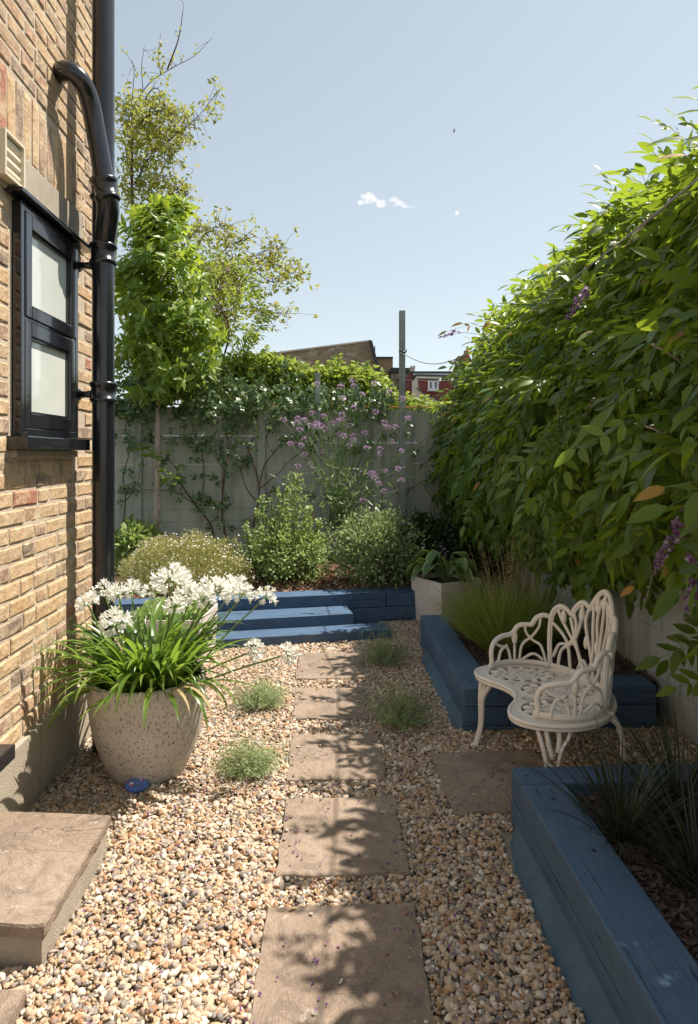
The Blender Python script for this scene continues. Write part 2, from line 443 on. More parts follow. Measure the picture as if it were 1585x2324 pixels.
class MB:
    def __init__(s): s.v = []; s.f = []; s.r = []; s.mi = []; s.cur = 0.0; s.m = 0
    def add(s, vs, fs):
        b = len(s.v)
        s.v.extend([tuple(v) for v in vs])
        s.f.extend([tuple(i + b for i in f) for f in fs]); s.r.extend([s.cur] * len(vs)); s.mi.extend([s.m] * len(fs))
    def box(s, c, d, rot=None):
        vs = [Vector((x * d[0] / 2, y * d[1] / 2, z * d[2] / 2)) for x in (-1, 1) for y in (-1, 1) for z in (-1, 1)]
        if rot is not None: vs = [rot @ v for v in vs]
        s.add([v + Vector(c) for v in vs], [(0, 1, 3, 2), (4, 6, 7, 5), (0, 4, 5, 1), (2, 3, 7, 6), (0, 2, 6, 4), (1, 5, 7, 3)])
    def tube(s, pts, rad, n=8, flat=1.0, cap=True, up=None):
        pts = [Vector(p) for p in pts]
        if isinstance(rad, (int, float)): rad = [rad] * len(pts)
        k = len(pts)
        t0 = (pts[1] - pts[0]).normalized()
        u = Vector(up) if up is not None else (Vector((0, 0, 1)) if abs(t0.z) < .9 else Vector((1, 0, 0)))
        vs = []
        for i, p in enumerate(pts):
            t = (pts[min(i + 1, k - 1)] - pts[max(i - 1, 0)])
            if t.length < 1e-9: t = t0
            t = t.normalized()
            u = u - t * u.dot(t)
            if u.length < 1e-6: u = t.orthogonal()
            u.normalize(); w = t.cross(u)
            for j in range(n):
                a = 2 * pi * j / n
                vs.append(p + (u * cos(a) + w * sin(a) * flat) * rad[i])
        fs = [(i * n + j, i * n + (j + 1) % n, (i + 1) * n + (j + 1) % n, (i + 1) * n + j) for i in range(k - 1) for j in range(n)]
        if cap: fs += [tuple(reversed(range(n))), tuple(range((k - 1) * n, k * n))]
        s.add(vs, fs)
    def ellipsoid(s, c, r, rot=None, nu=10, nv=6):
        vs = []; c = Vector(c)
        for i in range(nv + 1):
            ph = pi * i / nv
            for j in range(nu):
                a = 2 * pi * j / nu
                v = Vector((r[0] * sin(ph) * cos(a), r[1] * sin(ph) * sin(a), r[2] * cos(ph)))
                if rot is not None: v = rot @ v
                vs.append(c + v)
        s.add(vs, [(i * nu + j, (i + 1) * nu + j, (i + 1) * nu + (j + 1) % nu, i * nu + (j + 1) % nu) for i in range(nv) for j in range(nu)])
    def lathe(s, prof, c=(0, 0, 0), n=48):
        vs = [(c[0] + r * cos(2 * pi * j / n), c[1] + r * sin(2 * pi * j / n), c[2] + z) for r, z in prof for j in range(n)]
        s.add(vs, [(i * n + j, i * n + (j + 1) % n, (i + 1) * n + (j + 1) % n, (i + 1) * n + j) for i in range(len(prof) - 1) for j in range(n)])
    def prism(s, poly, off):
        """poly: world points of a planar front face; off: extrusion vector"""
        n = len(poly); a = [Vector(p) for p in poly]; b = [p + Vector(off) for p in a]
        s.add(a + b, [tuple(range(n)), tuple(reversed(range(n, 2 * n)))] + [(i, i + n, (i + 1) % n + n, (i + 1) % n) for i in range(n)])
    def mesh(s, name, mats, smooth=False):
        me = bpy.data.meshes.new(name)
        me.from_pydata(s.v, [], s.f)
        for m in (mats if isinstance(mats, (list, tuple)) else [mats]): me.materials.append(m)
        if s.r and any(s.r):
            a = me.attributes.new('rnd', 'FLOAT', 'POINT'); a.data.foreach_set('value', np.array(s.r, dtype=np.float32))
        if any(s.mi): me.polygons.foreach_set('material_index', s.mi)
        if smooth: me.polygons.foreach_set('use_smooth', [True] * len(me.polygons))
        me.update()
        return me
    def build(s, name, mats, parent=None, smooth=False, bevel=0, normals=True):
        me = s.mesh(name, mats, smooth)
        if bevel or normals:
            bm = bmesh.new(); bm.from_mesh(me)
            if bevel: bmesh.ops.bevel(bm, geom=bm.edges[:], offset=bevel, segments=2, profile=.6, affect='EDGES')
            bmesh.ops.recalc_face_normals(bm, faces=bm.faces[:]); bm.to_mesh(me); bm.free()
        return link(name, me, parent)

def catmull(pts, k=6):
    pts = [Vector(p) for p in pts]
    P = [pts[0] * 2 - pts[1]] + pts + [pts[-1] * 2 - pts[-2]]
    o = []
    for i in range(1, len(P) - 2):
        for j in range(k):
            t = j / k
            a, b, c, d = P[i - 1], P[i], P[i + 1], P[i + 2]
            o.append(.5 * ((2 * b) + (c - a) * t + (2 * a - 5 * b + 4 * c - d) * t * t + (3 * b - a - 3 * c + d) * t ** 3))
    o.append(P[-2].copy())
    return o

# ---- vectorised leaves
def T_small():      # bent diamond, 4 verts
    v = np.array([(0, 0, 0), (-.28, .5, .05), (0, 1, -.06), (.28, .5, .05)], float); return v, [(0, 3, 2, 1)]
def T_leaf(w=.3, fold=.06, droop=.12, base=.0):
    v = [(0, 0, 0)]
    prof = [(.18, .75), (.45, 1.0), (.75, .62)]
    for y, k in prof:
        z = -droop * y * y
        v += [(-w * k, y, z + fold * k), (0, y, z), (w * k, y, z + fold * k)]
    v.append((0, 1, -droop))
    f = [(0, 2, 1), (0, 3, 2), (1, 2, 5, 4), (2, 3, 6, 5), (4, 5, 8, 7), (5, 6, 9, 8), (7, 8, 10), (8, 9, 10)]
    return np.array(v, float), f
def T_petal(w=.22):
    v = [(0, 0, 0), (-w * .5, .45, .06), (w * .5, .45, .06), (-w, .78, .0), (w, .78, 0), (0, 1, -.12)]
    return np.array(v, float), [(0, 2, 1), (1, 2, 4, 3), (3, 4, 5)]

def unit(a):
    return a / (np.linalg.norm(a, axis=1, keepdims=True) + 1e-9)

def scatter(P, F, N, S, tmpl, mats, name, rn=None, mi=None, width=None):
    """P positions, F forward dirs, N approx normals, S sizes -> mesh"""
    tv, tf = tmpl
    P = np.asarray(P, float); n = len(P)
    F = unit(np.asarray(F, float)); N = np.asarray(N, float)
    side = unit(np.cross(F, N)); N = np.cross(side, F)
    S = np.broadcast_to(np.asarray(S, float), (n,)).reshape(n, 1, 1)
    wv = 1.0 if width is None else np.asarray(width).reshape(n, 1, 1)
    V = P[:, None, :] + S * (side[:, None, :] * tv[None, :, 0:1] * wv + F[:, None, :] * tv[None, :, 1:2] + N[:, None, :] * tv[None, :, 2:3])
    k = len(tv)
    verts = V.reshape(-1, 3)
    ls, lt, idx = [], [], []
    off = 0
    fl = np.array([len(f) for f in tf]); flat = np.concatenate([np.array(f) for f in tf])
    loops = (flat[None, :] + (np.arange(n) * k)[:, None]).ravel()
    totals = np.tile(fl, n); starts = np.concatenate([[0], np.cumsum(totals)[:-1]])
    me = bpy.data.meshes.new(name)
    me.vertices.add(len(verts)); me.vertices.foreach_set('co', verts.astype(np.float32).ravel())
    me.loops.add(len(loops)); me.loops.foreach_set('vertex_index', loops.astype(np.int32))
    me.polygons.add(len(totals)); me.polygons.foreach_set('loop_start', starts.astype(np.int32)); me.polygons.foreach_set('loop_total', totals.astype(np.int32))
    for m in (mats if isinstance(mats, (list, tuple)) else [mats]): me.materials.append(m)
    if mi is not None: me.polygons.foreach_set('material_index', np.repeat(np.asarray(mi, np.int32), len(tf)))
    r = rng.random(n) if rn is None else np.asarray(rn)
    a = me.attributes.new('rnd', 'FLOAT', 'POINT'); a.data.foreach_set('value', np.repeat(r, k).astype(np.float32))
    me.polygons.foreach_set('use_smooth', np.ones(len(totals), bool))
    me.update(calc_edges=True)
    return me

def blades(roots, az, lean, length, width, droop, seg=6, mats=None, name='blades', taper=1.0, rn=None, fold=.25, mi=None):
    """ribbons rising from roots, bending outward; all arrays of n"""
    n = len(roots); roots = np.asarray(roots, float)
    h = np.stack([np.cos(az), np.sin(az), np.zeros(n)], 1)
    sd = np.stack([-np.sin(az), np.cos(az), np.zeros(n)], 1)
    V = np.zeros((n, (seg + 1) * 3, 3))
    p = roots.copy(); ang = lean.copy()
    st = length / seg
    for i in range(seg + 1):
        t = i / seg
        w = width * np.clip(np.minimum(1, (t * 6 + .55)) * (1 - t ** 3.0) ** taper, .03, 1)
        up = np.stack([-np.sin(ang) * h[:, 0], -np.sin(ang) * h[:, 1], np.cos(ang)], 1) * 0 + np.stack([-h[:, 0] * np.cos(ang), -h[:, 1] * np.cos(ang), np.sin(ang)], 1)
        V[:, i * 3] = p - sd * (w / 2)[:, None] + up * (w * fold)[:, None]
        V[:, i * 3 + 1] = p
        V[:, i * 3 + 2] = p + sd * (w / 2)[:, None] + up * (w * fold)[:, None]
        d = h * np.sin(ang)[:, None] + np.array([0, 0, 1.0]) * np.cos(ang)[:, None]
        p = p + d * st[:, None]
        ang = ang + droop / seg * (.4 + 1.2 * t)
    k = (seg + 1) * 3
    fs = []
    for i in range(seg):
        a = i * 3
        fs += [(a, a + 1, a + 4, a + 3), (a + 1, a + 2, a + 5, a + 4)]
    flat = np.array(fs).ravel()
    loops = (flat[None, :] + (np.arange(n) * k)[:, None]).ravel()
    nf = n * len(fs)
    me = bpy.data.meshes.new(name)
    me.vertices.add(n * k); me.vertices.foreach_set('co', V.astype(np.float32).ravel())
    me.loops.add(len(loops)); me.loops.foreach_set('vertex_index', loops.astype(np.int32))
    me.polygons.add(nf); me.polygons.foreach_set('loop_start', (np.arange(nf) * 4).astype(np.int32)); me.polygons.foreach_set('loop_total', np.full(nf, 4, np.int32))
    for m in (mats if isinstance(mats, (list, tuple)) else [mats]): me.materials.append(m)
    if mi is not None: me.polygons.foreach_set('material_index', np.repeat(np.asarray(mi, np.int32), len(fs)))
    r = rng.random(n) if rn is None else rn
    a = me.attributes.new('rnd', 'FLOAT', 'POINT'); a.data.foreach_set('value', np.repeat(r, k).astype(np.float32))
    me.polygons.foreach_set('use_smooth', np.ones(nf, bool))
    me.update(calc_edges=True)
    return me

def randdirs(n, up=0.0):
    d = rng.normal(size=(n, 3)); d = unit(d); d[:, 2] += up; return unit(d)

def clumps(center, radii, k, per, spread, zmin=None, shell=.75):
    """points in uneven clumps over an ellipsoid's surface and volume, with outward dirs"""
    c = np.array(center, float); r = np.array(radii, float)
    d = randdirs(k, .15)
    rr = shell + (1 - shell) * rng.random(k) ** .5 + rng.normal(size=k) * .05
    cc = c + d * r * rr[:, None]
    P = np.repeat(cc, per, 0) + rng.normal(size=(k * per, 3)) * spread
    D = unit((P - c) / r ** 1.0)
    if zmin is not None:
        keep = P[:, 2] > zmin; P, D = P[keep], D[keep]
    return P, D

# ------------------------------------------------------------------ instanced stuff (geometry nodes)
def pebble_protos(n, mat, kind='pebble'):
    out = []
    for i in range(n):
        bm = bmesh.new(); bmesh.ops.create_icosphere(bm, subdivisions=2, radius=1)
        sd = Vector((i * 7.3, i * 3.1, i * 1.7))
        for v in bm.verts:
            k = noise.noise(v.co * .9 + sd) * .38 + noise.noise(v.co * 2.1 + sd) * .13
            v.co = v.co * (1 + k)
            if i % 3 == 0:
                for d, lim in ((Vector((.5, .3, .8)).normalized(), .62), (Vector((-.7, .5, -.2)).normalized(), .66), (Vector((.3, -.9, .3)).normalized(), .68)):
                    q = v.co.dot(d)
                    if q > lim: v.co -= d * (q - lim) * .85
        me = bpy.data.meshes.new(f'{kind}_shape'); bm.to_mesh(me); bm.free()
        me.polygons.foreach_set('use_smooth', [True] * len(me.polygons))
        me.materials.append(mat); out.append(me)
    return out

def chip_protos(n, mat):
    out = []
    for i in range(n):
        b = MB(); random.seed(100 + i)
        k = 5
        vs = []
        for j in range(k):
            a = 2 * pi * j / k
            vs.append((cos(a) * random.uniform(.7, 1.1), sin(a) * random.uniform(.25, .45), random.uniform(-.08, .08) + .1 * cos(a) ** 2))
        vs += [(x * .95, y * .95, z - .12) for x, y, z in vs]
        b.add(vs, [tuple(range(k)), tuple(reversed(range(k, 2 * k)))] + [(j, j + k, (j + 1) % k + k, (j + 1) % k) for j in range(k)])
        out.append(b.mesh('chip_shape', mat))
    return out

def gn_instances(name, pts, rots, scls, idx, meshes, label, cat, parent=None):
    me = bpy.data.meshes.new(name)
    n = len(pts)
    me.vertices.add(n); me.vertices.foreach_set('co', np.asarray(pts, np.float32).ravel())
    for nm, arr in (('rot', rots), ('scl', scls)):
        a = me.attributes.new(nm, 'FLOAT_VECTOR', 'POINT'); a.data.foreach_set('vector', np.asarray(arr, np.float32).ravel())
    a = me.attributes.new('idx', 'INT', 'POINT'); a.data.foreach_set('value', np.asarray(idx, np.int32))
    me.update()
    o = link(name, me, parent)
    g = bpy.data.node_groups.new(name + '_nodes', 'GeometryNodeTree')
    g.interface.new_socket('Geometry', in_out='INPUT', socket_type='NodeSocketGeometry')
    g.interface.new_socket('Geometry', in_out='OUTPUT', socket_type='NodeSocketGeometry')
    gi, go = g.nodes.new('NodeGroupInput'), g.nodes.new('NodeGroupOutput')
    inst = g.nodes.new('GeometryNodeInstanceOnPoints')
    g.links.new(gi.outputs[0], inst.inputs['Points'])
    join = g.nodes.new('GeometryNodeGeometryToInstance')
    for m in meshes[::-1]:
        po = bpy.data.objects.new('shape', m)
        oi = g.nodes.new('GeometryNodeObjectInfo'); oi.inputs['Object'].default_value = po
        g.links.new(oi.outputs['Geometry'], join.inputs[0])
    g.links.new(join.outputs[0], inst.inputs['Instance'])
    inst.inputs['Pick Instance'].default_value = True
    def attr(nm, ty):
        x = g.nodes.new('GeometryNodeInputNamedAttribute'); x.data_type = ty; x.inputs[0].default_value = nm; return x.outputs[0]
    g.links.new(attr('idx', 'INT'), inst.inputs['Instance Index'])
    e2r = g.nodes.new('FunctionNodeEulerToRotation'); g.links.new(attr('rot', 'FLOAT_VECTOR'), e2r.inputs[0])
    g.links.new(e2r.outputs[0], inst.inputs['Rotation'])
    g.links.new(attr('scl', 'FLOAT_VECTOR'), inst.inputs['Scale'])
    g.links.new(inst.outputs[0], go.inputs[0])
    md = o.modifiers.new('scatter', 'NODES'); md.node_group = g
    tag(o, label, cat, kind='stuff')
    return o

WX = -1.42          # face of the house wall
FX = 2.15           # face of the side fence
BX = .85            # garden-side face of the two side beds
BEDH = .27

YC = 3.97
# ================================================================== GROUND
b = MB(); b.add([(-150, -60, -.35), (150, -60, -.35), (150, 300, -.35), (-150, 300, -.35)], [(0, 1, 2, 3)])
tag(b.build('ground', M['earth']), 'far earth ground reaching to the horizon', kind='structure')
b = MB(); b.box((.4, 4.2, -.145), (5.6, 11.6, .28))
tag(b.build('garden_ground', M['ground']), 'sandy ground beneath the gravel', kind='structure')

# ---- slabs
def slab_mesh(c4, zt, th, jit=.011, seed=0):
    """c4: corners (x,y) counter-clockwise; ragged outline, riven top"""
    random.seed(seed)
    out = []
    k = 14
    for i in range(4):
        a, c = Vector(c4[i]), Vector(c4[(i + 1) % 4])
        nrm = Vector(((c - a).y, -(c - a).x)).normalized()
        for j in range(k):
            t = j / k
            p = a.lerp(c, t)
            jj = noise.noise(Vector((t * 6 + seed, i * 3.1, seed))) * jit * 1.3 + random.uniform(-1, 1) * jit * .25
            if j == 0: jj = 0
            out.append(p + nrm * (jj if j else 0))
    n = len(out)
    cen = sum(out, Vector((0, 0))) / n
    rings = [(1.0, zt - th), (1.004, zt - .010), (.992, zt - .001), (.9, zt), (.6, zt), (.3, zt)]
    vs = []
    for s, z in rings:
        for p in out:
            q = cen + (p - cen) * s
            zz = z + (noise.noise(Vector((q.x * 5, q.y * 5, seed))) * .0022 if z > zt - .008 else noise.noise(Vector((q.x * 30, q.y * 30, z * 90))) * .002)
            vs.append((q.x, q.y, zz))
    vs.append((cen.x, cen.y, zt))
    fs = []
    for r in range(len(rings) - 1):
        fs += [(r * n + i, r * n + (i + 1) % n, (r + 1) * n + (i + 1) % n, (r + 1) * n + i) for i in range(n)]
    r = len(rings) - 1
    fs += [(r * n + i, r * n + (i + 1) % n, len(vs) - 1) for i in range(n)]
    b = MB(); b.add(vs, fs)
    return b

SLABS = []
def path_slab(pts, label, seed, zt=.022, group='stepping slabs laid in the gravel'):
    c4 = [PZ(x, y, zt).xy for x, y in pts]          # given TL, TR, BR, BL
    c4 = [c4[3], c4[2], c4[1], c4[0]]
    o = slab_mesh(c4, zt, .05, seed=seed).build('paving_slab', M['slab'])
    tag(o, label, 'paving slab', group)
    SLABS.append(c4)
path_slab([(608, 2057), (942, 2048), (1010, 2470), (548, 2475)], 'largest and nearest brown stepping slab, cut off by the bottom of the picture', 1)
path_slab([(648, 1812), (895, 1806), (930, 1980), (625, 1988)], 'brown stepping slab second nearest, half in leafy shade', 2)
path_slab([(663, 1666), (862, 1664), (878, 1768), (650, 1770)], 'brown stepping slab third along the path beside the small silvery plant', 3)
path_slab([(670, 1560), (827, 1561), (838, 1632), (664, 1630)], 'brown stepping slab fourth along the path between two lavender clumps', 4)
path_slab([(679, 1482), (822, 1480), (838, 1538), (671, 1540)], 'farthest brown stepping slab, nearest the blue steps', 5)
path_slab([(977, 1710), (1200, 1700), (1290, 1836), (1030, 1845)], 'dark shaded paving slab in front of the cream bench', 6)

# ---- stone step at the house
ZS = .152
st = empty('stone_step', (-1.3, 2.4, 0), 'buff stone doorstep with a thick slab tread beside the brick wall', 'step')
A = PZ(252, 1848, ZS); Bc = PZ(100, 2096, ZS); Cc = PZ(-160, 2072, ZS); Dd = PZ(-60, 1833, ZS)
o = slab_mesh([Bc.xy, A.xy, Vector((WX - .02, A.y + .05)), Vector((WX - .3, Bc.y + .03))], ZS, .045, .008, 9).build('tread', M['slab'], st)
b = MB()
ins = .012
b.prism([(Bc.x - ins, Bc.y + ins, -.05), (A.x - ins, A.y - ins, -.05), (WX - .05, A.y - ins, -.05), (WX - .3, Bc.y + .04, -.05)], (0, 0, ZS - .045 + .05 - .002))
b.build('riser', M['plinth'], st)
SLABS.append([Bc.xy, A.xy, Vector((-2, A.y + .05)), Vector((-2, Bc.y))])
A = PZ(57, 2243, .05)
c4 = [Vector((A.x + .01, .9)), Vector((A.x, A.y)), Vector((-1.75, A.y + .02)), Vector((-1.75, .9))]
o = slab_mesh(c4, .05, .08, .006, 10).build('paving_slab', M['slab'])
tag(o, 'low buff slab below the stone doorstep in the bottom corner', 'paving slab')
SLABS.append(c4)

# ================================================================== SLEEPER BEDS
def sleeper(parent, p0, p1, z0, h, w, side=1, name='sleeper', mat='blue'):
    """timber from p0 to p1 (xy, the visible face line), thickness w to the left of travel when side=1"""
    p0, p1 = Vector(p0), Vector(p1)
    d = (p1 - p0); L = d.length; d.normalize(); n = Vector((-d.y, d.x)) * side
    c = (p0 + p1) / 2 + n * w / 2
    bm = bmesh.new(); bmesh.ops.create_cube(bm, size=1)
    bmesh.ops.scale(bm, verts=bm.verts[:], vec=(L - .003, w, h - .003))
    bmesh.ops.bevel(bm, geom=bm.edges[:], offset=.006, segments=2, profile=.5, affect='EDGES')
    ls = sorted({round(v.co.x, 4) for v in bm.verts})
    for i in range(1, 8):
        bmesh.ops.bisect_plane(bm, geom=bm.verts[:] + bm.edges[:] + bm.faces[:], plane_co=(-L / 2 + L * i / 8, 0, 0), plane_no=(1, 0, 0))
    sd = random.random() * 99
    for v in bm.verts:
        v.co.y += noise.noise(Vector((v.co.x * 2.5, sd, v.co.z * 3))) * .003
        v.co.z += noise.noise(Vector((v.co.x * 2.5, v.co.y * 3, sd))) * .002
    me = bpy.data.meshes.new(name); bm.to_mesh(me); bm.free(); me.materials.append(M[mat])
    o = bpy.data.objects.new(name, me); COL.objects.link(o); o.parent = parent
    o.location = Vector((c.x, c.y, z0 + h / 2)) - parent.location
    o.rotation_euler = (0, 0, math.atan2(d.y, d.x))
    return o

def screws(parent, pts, z):
    for x, y in pts:
        b = MB(); b.lathe([(0, .0015), (.007, .0015), (.009, 0)], (x, y, z), 10)
        b.build('bolt_head', M['gloss_black'], parent, normals=False)

def haunch(parent, pts_in, pts_out, zin, seed):
    """sloping concrete fillet along the foot of a bed"""
    n = 40; vs = []; random.seed(seed)
    a0, a1 = Vector(pts_in[0]), Vector(pts_in[1]); o0, o1 = Vector(pts_out[0]), Vector(pts_out[1])
    for i in range(n + 1):
        t = i / n
        a = a0.lerp(a1, t); c = o0.lerp(o1, t)
        wob = noise.noise(Vector((t * 9, seed, 0))) * .03 + noise.noise(Vector((t * 30, seed, 5))) * .008
        end = min(1, t * 10, (1 - t) * 10) ** .5
        c = a + (c - a) * (.15 + .85 * end); c.x -= wob * .6
        for j in range(7):
            s = j / 6
            p = a.lerp(c, s)
            vs.append((p.x, p.y, zin * (1 - s) ** 1.5 + .03 * (1 - s) - .012 * s + noise.noise(Vector((p.x * 14, p.y * 14, 1))) * .006))
    b = MB(); b.add(vs, [(i * 7 + j, i * 7 + j + 1, (i + 1) * 7 + j + 1, (i + 1) * 7 + j) for i in range(n) for j in range(6)])
    b.build('concrete_fillet', M['bluecon'], parent, smooth=True)

NY1 = PZ(1155, 1740, BEDH).y      # far face of the near bed
nb = empty('raised_bed', (1.4, 2, 0), 'nearest blue timber raised bed filled with black grass, beside the path', 'raised bed', 'blue timber raised beds')
sleeper(nb, (BX, -.2), (BX, NY1 - .153), .135, .135, .2, -1)
sleeper(nb, (BX, -.2), (BX, NY1 - .003), -.02, .152, .2, -1)
sleeper(nb, (BX, NY1), (FX - .01, NY1), .135, .135, .15, -1)
sleeper(nb, (BX + .203, NY1), (FX - .01, NY1), -.02, .152, .15, -1)
screws(nb, [(BX + .10, NY1 - .27), (BX + .12, NY1 - .62), (BX + .05, NY1 - .08)], BEDH - .001)
haunch(nb, [(BX + .004, .4), (BX + .004, NY1 - .06)], [(.735, .4), (.775, NY1 - .06)], .035, 3)
b = MB(); b.box(((BX + .2 + FX) / 2, (NY1 - .15 - .2) / 2, .09), (FX - BX - .2, NY1 - .15 + .2, .22)); b.build('soil', M['soil'], nb)

MY0, MY1 = PZ(1043, 1562, BEDH).y, PZ(957, 1395, BEDH).y
mb = empty('raised_bed', (1.4, 4.7, 0), 'middle blue timber raised bed holding the feathery grass behind the bench', 'raised bed', 'blue timber raised beds')
sleeper(mb, (BX, MY0 + .203), (BX, MY1 - .203), .155, .115, .2, -1)
sleeper(mb, (BX, MY0 + .203), (BX, MY1), .035, .118, .2, -1)
sleeper(mb, (BX, MY0 + .203), (BX, MY1), -.03, .063, .2, -1)
sleeper(mb, (BX, MY0), (FX - .1, MY0), .155, .115, .2, 1)
sleeper(mb, (BX, MY0), (BX + .28, MY0), .035, .118, .2, 1)
sleeper(mb, (BX + .285, MY0), (FX - .1, MY0), .035, .118, .2, 1)
sleeper(mb, (BX, MY0 + .004), (FX - .1, MY0 + .004), -.03, .063, .196, 1)
sleeper(mb, (BX, MY1), (FX - .05, MY1), .155, .115, .2, -1)
screws(mb, [(BX + .07, MY0 + .13), (BX + .14, MY0 + .13), (BX + .07, MY1 - .1), (BX + .15, MY1 - .1), (BX + .1, MY0 + .6)], BEDH - .001)
haunch(mb, [(BX + .004, MY0 + .02), (BX + .004, MY1 - .3)], [(.76, MY0 + .02), (.78, MY1 - .3)], .05, 8)
b = MB(); b.box(((BX + .2 + FX) / 2, (MY0 + MY1) / 2, .10), (FX - BX - .2, MY1 - MY0 - .39, .24)); b.build('soil', M['soil'], mb)

# far bed, set at an angle
FBZ = .31
f0 = PZ(361, 1367, FBZ); f1 = PZ(987, 1338, FBZ)
dirf = (f1.xy - f0.xy).normalized(); nrf = Vector((-dirf.y, dirf.x))
def FB(x, off=0):
    """point on the far bed's front line at world x, pushed back by off"""
    t = (x - f0.x) / dirf.x
    p = f0.xy + dirf * t + nrf * off
    return p
fb = empty('raised_bed', (-.2, 6.6, 0), 'far blue timber raised bed with bark mulch, along the back fence', 'raised bed', 'blue timber raised beds')
sleeper(fb, FB(-3.2), FB(.62), .16, .15, .24, 1)
sleeper(fb, FB(.625), FB(FX - .03), .16, .15, .24, 1)
sleeper(fb, FB(-3.2), FB(FX - .03), -.02, .178, .24, 1)
stp = empty('garden_steps', (FB(-.4).x, FB(-.4, -.3).y, 0), 'two low blue timber steps up to the far raised bed', 'steps')
xm = PZ(794, 1393, .2)
sleeper(stp, FB(-1.6, -.33), FB(xm.x - .02, -.33), -.02, .215, .325, 1, 'step_tread')
sleeper(stp, FB(-1.5, -.58), FB(.52, -.58), -.02, .115, .247, 1, 'step_tread')
screws(stp, [tuple(FB(xm.x - .25, -.2)), ], .194)
# bed soil
b = MB()
fa, fbp = FB(-3.2, .22), FB(FX, .22)
b.add([(fa.x, fa.y, FBZ - .03), (fbp.x, fbp.y, FBZ - .03), (FX, 10, FBZ), (-3.2, 10, FBZ)], [(0, 1, 2, 3)])
o = b.build('bed_soil', M['soil']); tag(o, 'dark soil of the far bed under the mulch', kind='structure')

# ================================================================== GRAVEL
def inside_poly(x, y, c4, grow=0.0):
    c = sum((Vector(p) for p in c4), Vector((0, 0))) / 4
    ok = np.ones(len(x), bool)
    for i in range(4):
        a = Vector(c4[i]); d = Vector(c4[(i + 1) % 4]) - a
        s = (c.x - a.x) * -d.y + (c.y - a.y) * d.x
        q = ((x - a.x) * -d.y + (y - a.y) * d.x) * (1 if s > 0 else -1) / d.length
        ok &= q > -grow
    return ok

def gravel():
    N = 240000
    x = rng.uniform(-2.7, FX, N); y = rng.uniform(1.15, 6.7, N)
    # right of the beds' faces only between the beds
    keep = ~((x < WX + .02) & (y < YC + .02))
    keep &= ~((x > BX - .002) & (y < NY1 + .0))
    keep &= ~((x > BX - .002) & (y > MY0) & (y < MY1))
    edge = .09 + .028 * np.array([noise.noise(Vector((0, v * 3, 2))) for v in y]) + .01 * np.array([noise.noise(Vector((0, v * 17, 4))) for v in y])
    keep &= ~((x > BX - edge + .01) & (x < BX) & (y < NY1 - .04))
    keep &= ~((x > BX - edge * .72 + .01) & (x < BX) & (y > MY0 + .03) & (y < MY1 - .35))
    fy = f0.y + (x - f0.x) * dirf.y / dirf.x
    keep &= y < np.where((x > -1.6) & (x < .54), fy - .585, fy + .01)
    for c4 in SLABS: keep &= ~inside_poly(x, y, c4, .003)
    pot = (x + .945) ** 2 + (y - 3.47) ** 2 < .17 ** 2
    keep &= ~pot
    # thinner behind the bench far away
    x, y = x[keep], y[keep]; n = len(x)
    base = rng.gamma(7, .00118, n).clip(.004, .016)
    s = np.stack([base * rng.uniform(.95, 1.5, n), base * rng.uniform(.75, 1.05, n), base * rng.uniform(.45, .75, n)], 1)
    z = rng.uniform(.0, .014, n) + .006 * np.array([noise.noise(Vector((a * 4, c * 4, 0))) for a, c in zip(x, y)])
    rot = np.stack([rng.normal(size=n) * .45, rng.normal(size=n) * .45, rng.uniform(0, 2 * pi, n)], 1)
    ex, ey, ez = [], [], []
    for c4 in SLABS[:6]:
        for _ in range(9):
            u, v = rng.random(2); w_ = rng.random() < .7
            if w_: u = rng.choice([rng.uniform(.02, .1), rng.uniform(.9, .98)])
            p = (Vector(c4[0]).lerp(Vector(c4[1]), u)).lerp(Vector(c4[3]).lerp(Vector(c4[2]), u), v); ex.append(p.x); ey.append(p.y); ez.append(.028)
    m_ = len(ex); x = np.append(x, ex); y = np.append(y, ey); z = np.append(z, ez)
    s = np.concatenate([s, rng.uniform(.004, .009, (m_, 3)) * [1.3, 1, .7]]); rot = np.concatenate([rot, rng.uniform(0, 3, (m_, 3)) * [.1, .1, 2]]); n += m_
    gn_instances('gravel', np.stack([x, y, z], 1), rot, s, rng.integers(0, 9, n), pebble_protos(9, M['pebble']),
                 'cream, tan and grey rounded gravel covering the garden floor', 'gravel')
gravel()

def mulch(name, poly_fn, n, zf, mat, label, size=.022):
    P = []
    x, y = poly_fn(n)
    m = len(x)
    z = zf + rng.uniform(0, .03, m)
    s = np.stack([size * rng.uniform(.5, 1.7, m)] * 3, 1)
    rot = np.stack([rng.normal(size=m) * .5, rng.normal(size=m) * .5, rng.uniform(0, 2 * pi, m)], 1)
    gn_instances(name, np.stack([x, y, z], 1), rot, s, rng.integers(0, 7, m), chip_protos(7, mat), label, 'mulch')
def far_region(n):
    x = rng.uniform(-2.6, FX, n); off = rng.uniform(.22, 2.6, n) ** 1.0
    return x - nrf.x * 0 + 0 * off, f0.y + (x - f0.x) * dirf.y / dirf.x + off
mulch('bark_mulch', far_region, 16000, FBZ - .03, M['chip'], 'brown bark chips covering the far raised bed', .028)
mulch('bark_mulch', lambda n: (rng.uniform(BX + .2, FX, n), rng.uniform(.9, NY1 - .15, n)), 9000, .195, M['chip2'], 'dark bark chips and fallen petals under the black grass', .016)
mulch('bark_mulch', lambda n: (rng.uniform(BX + .2, FX, n), rng.uniform(MY0 + .2, MY1 - .2, n)), 6000, .215, M['chip2'], 'dark bark chips around the feathery grass', .018)

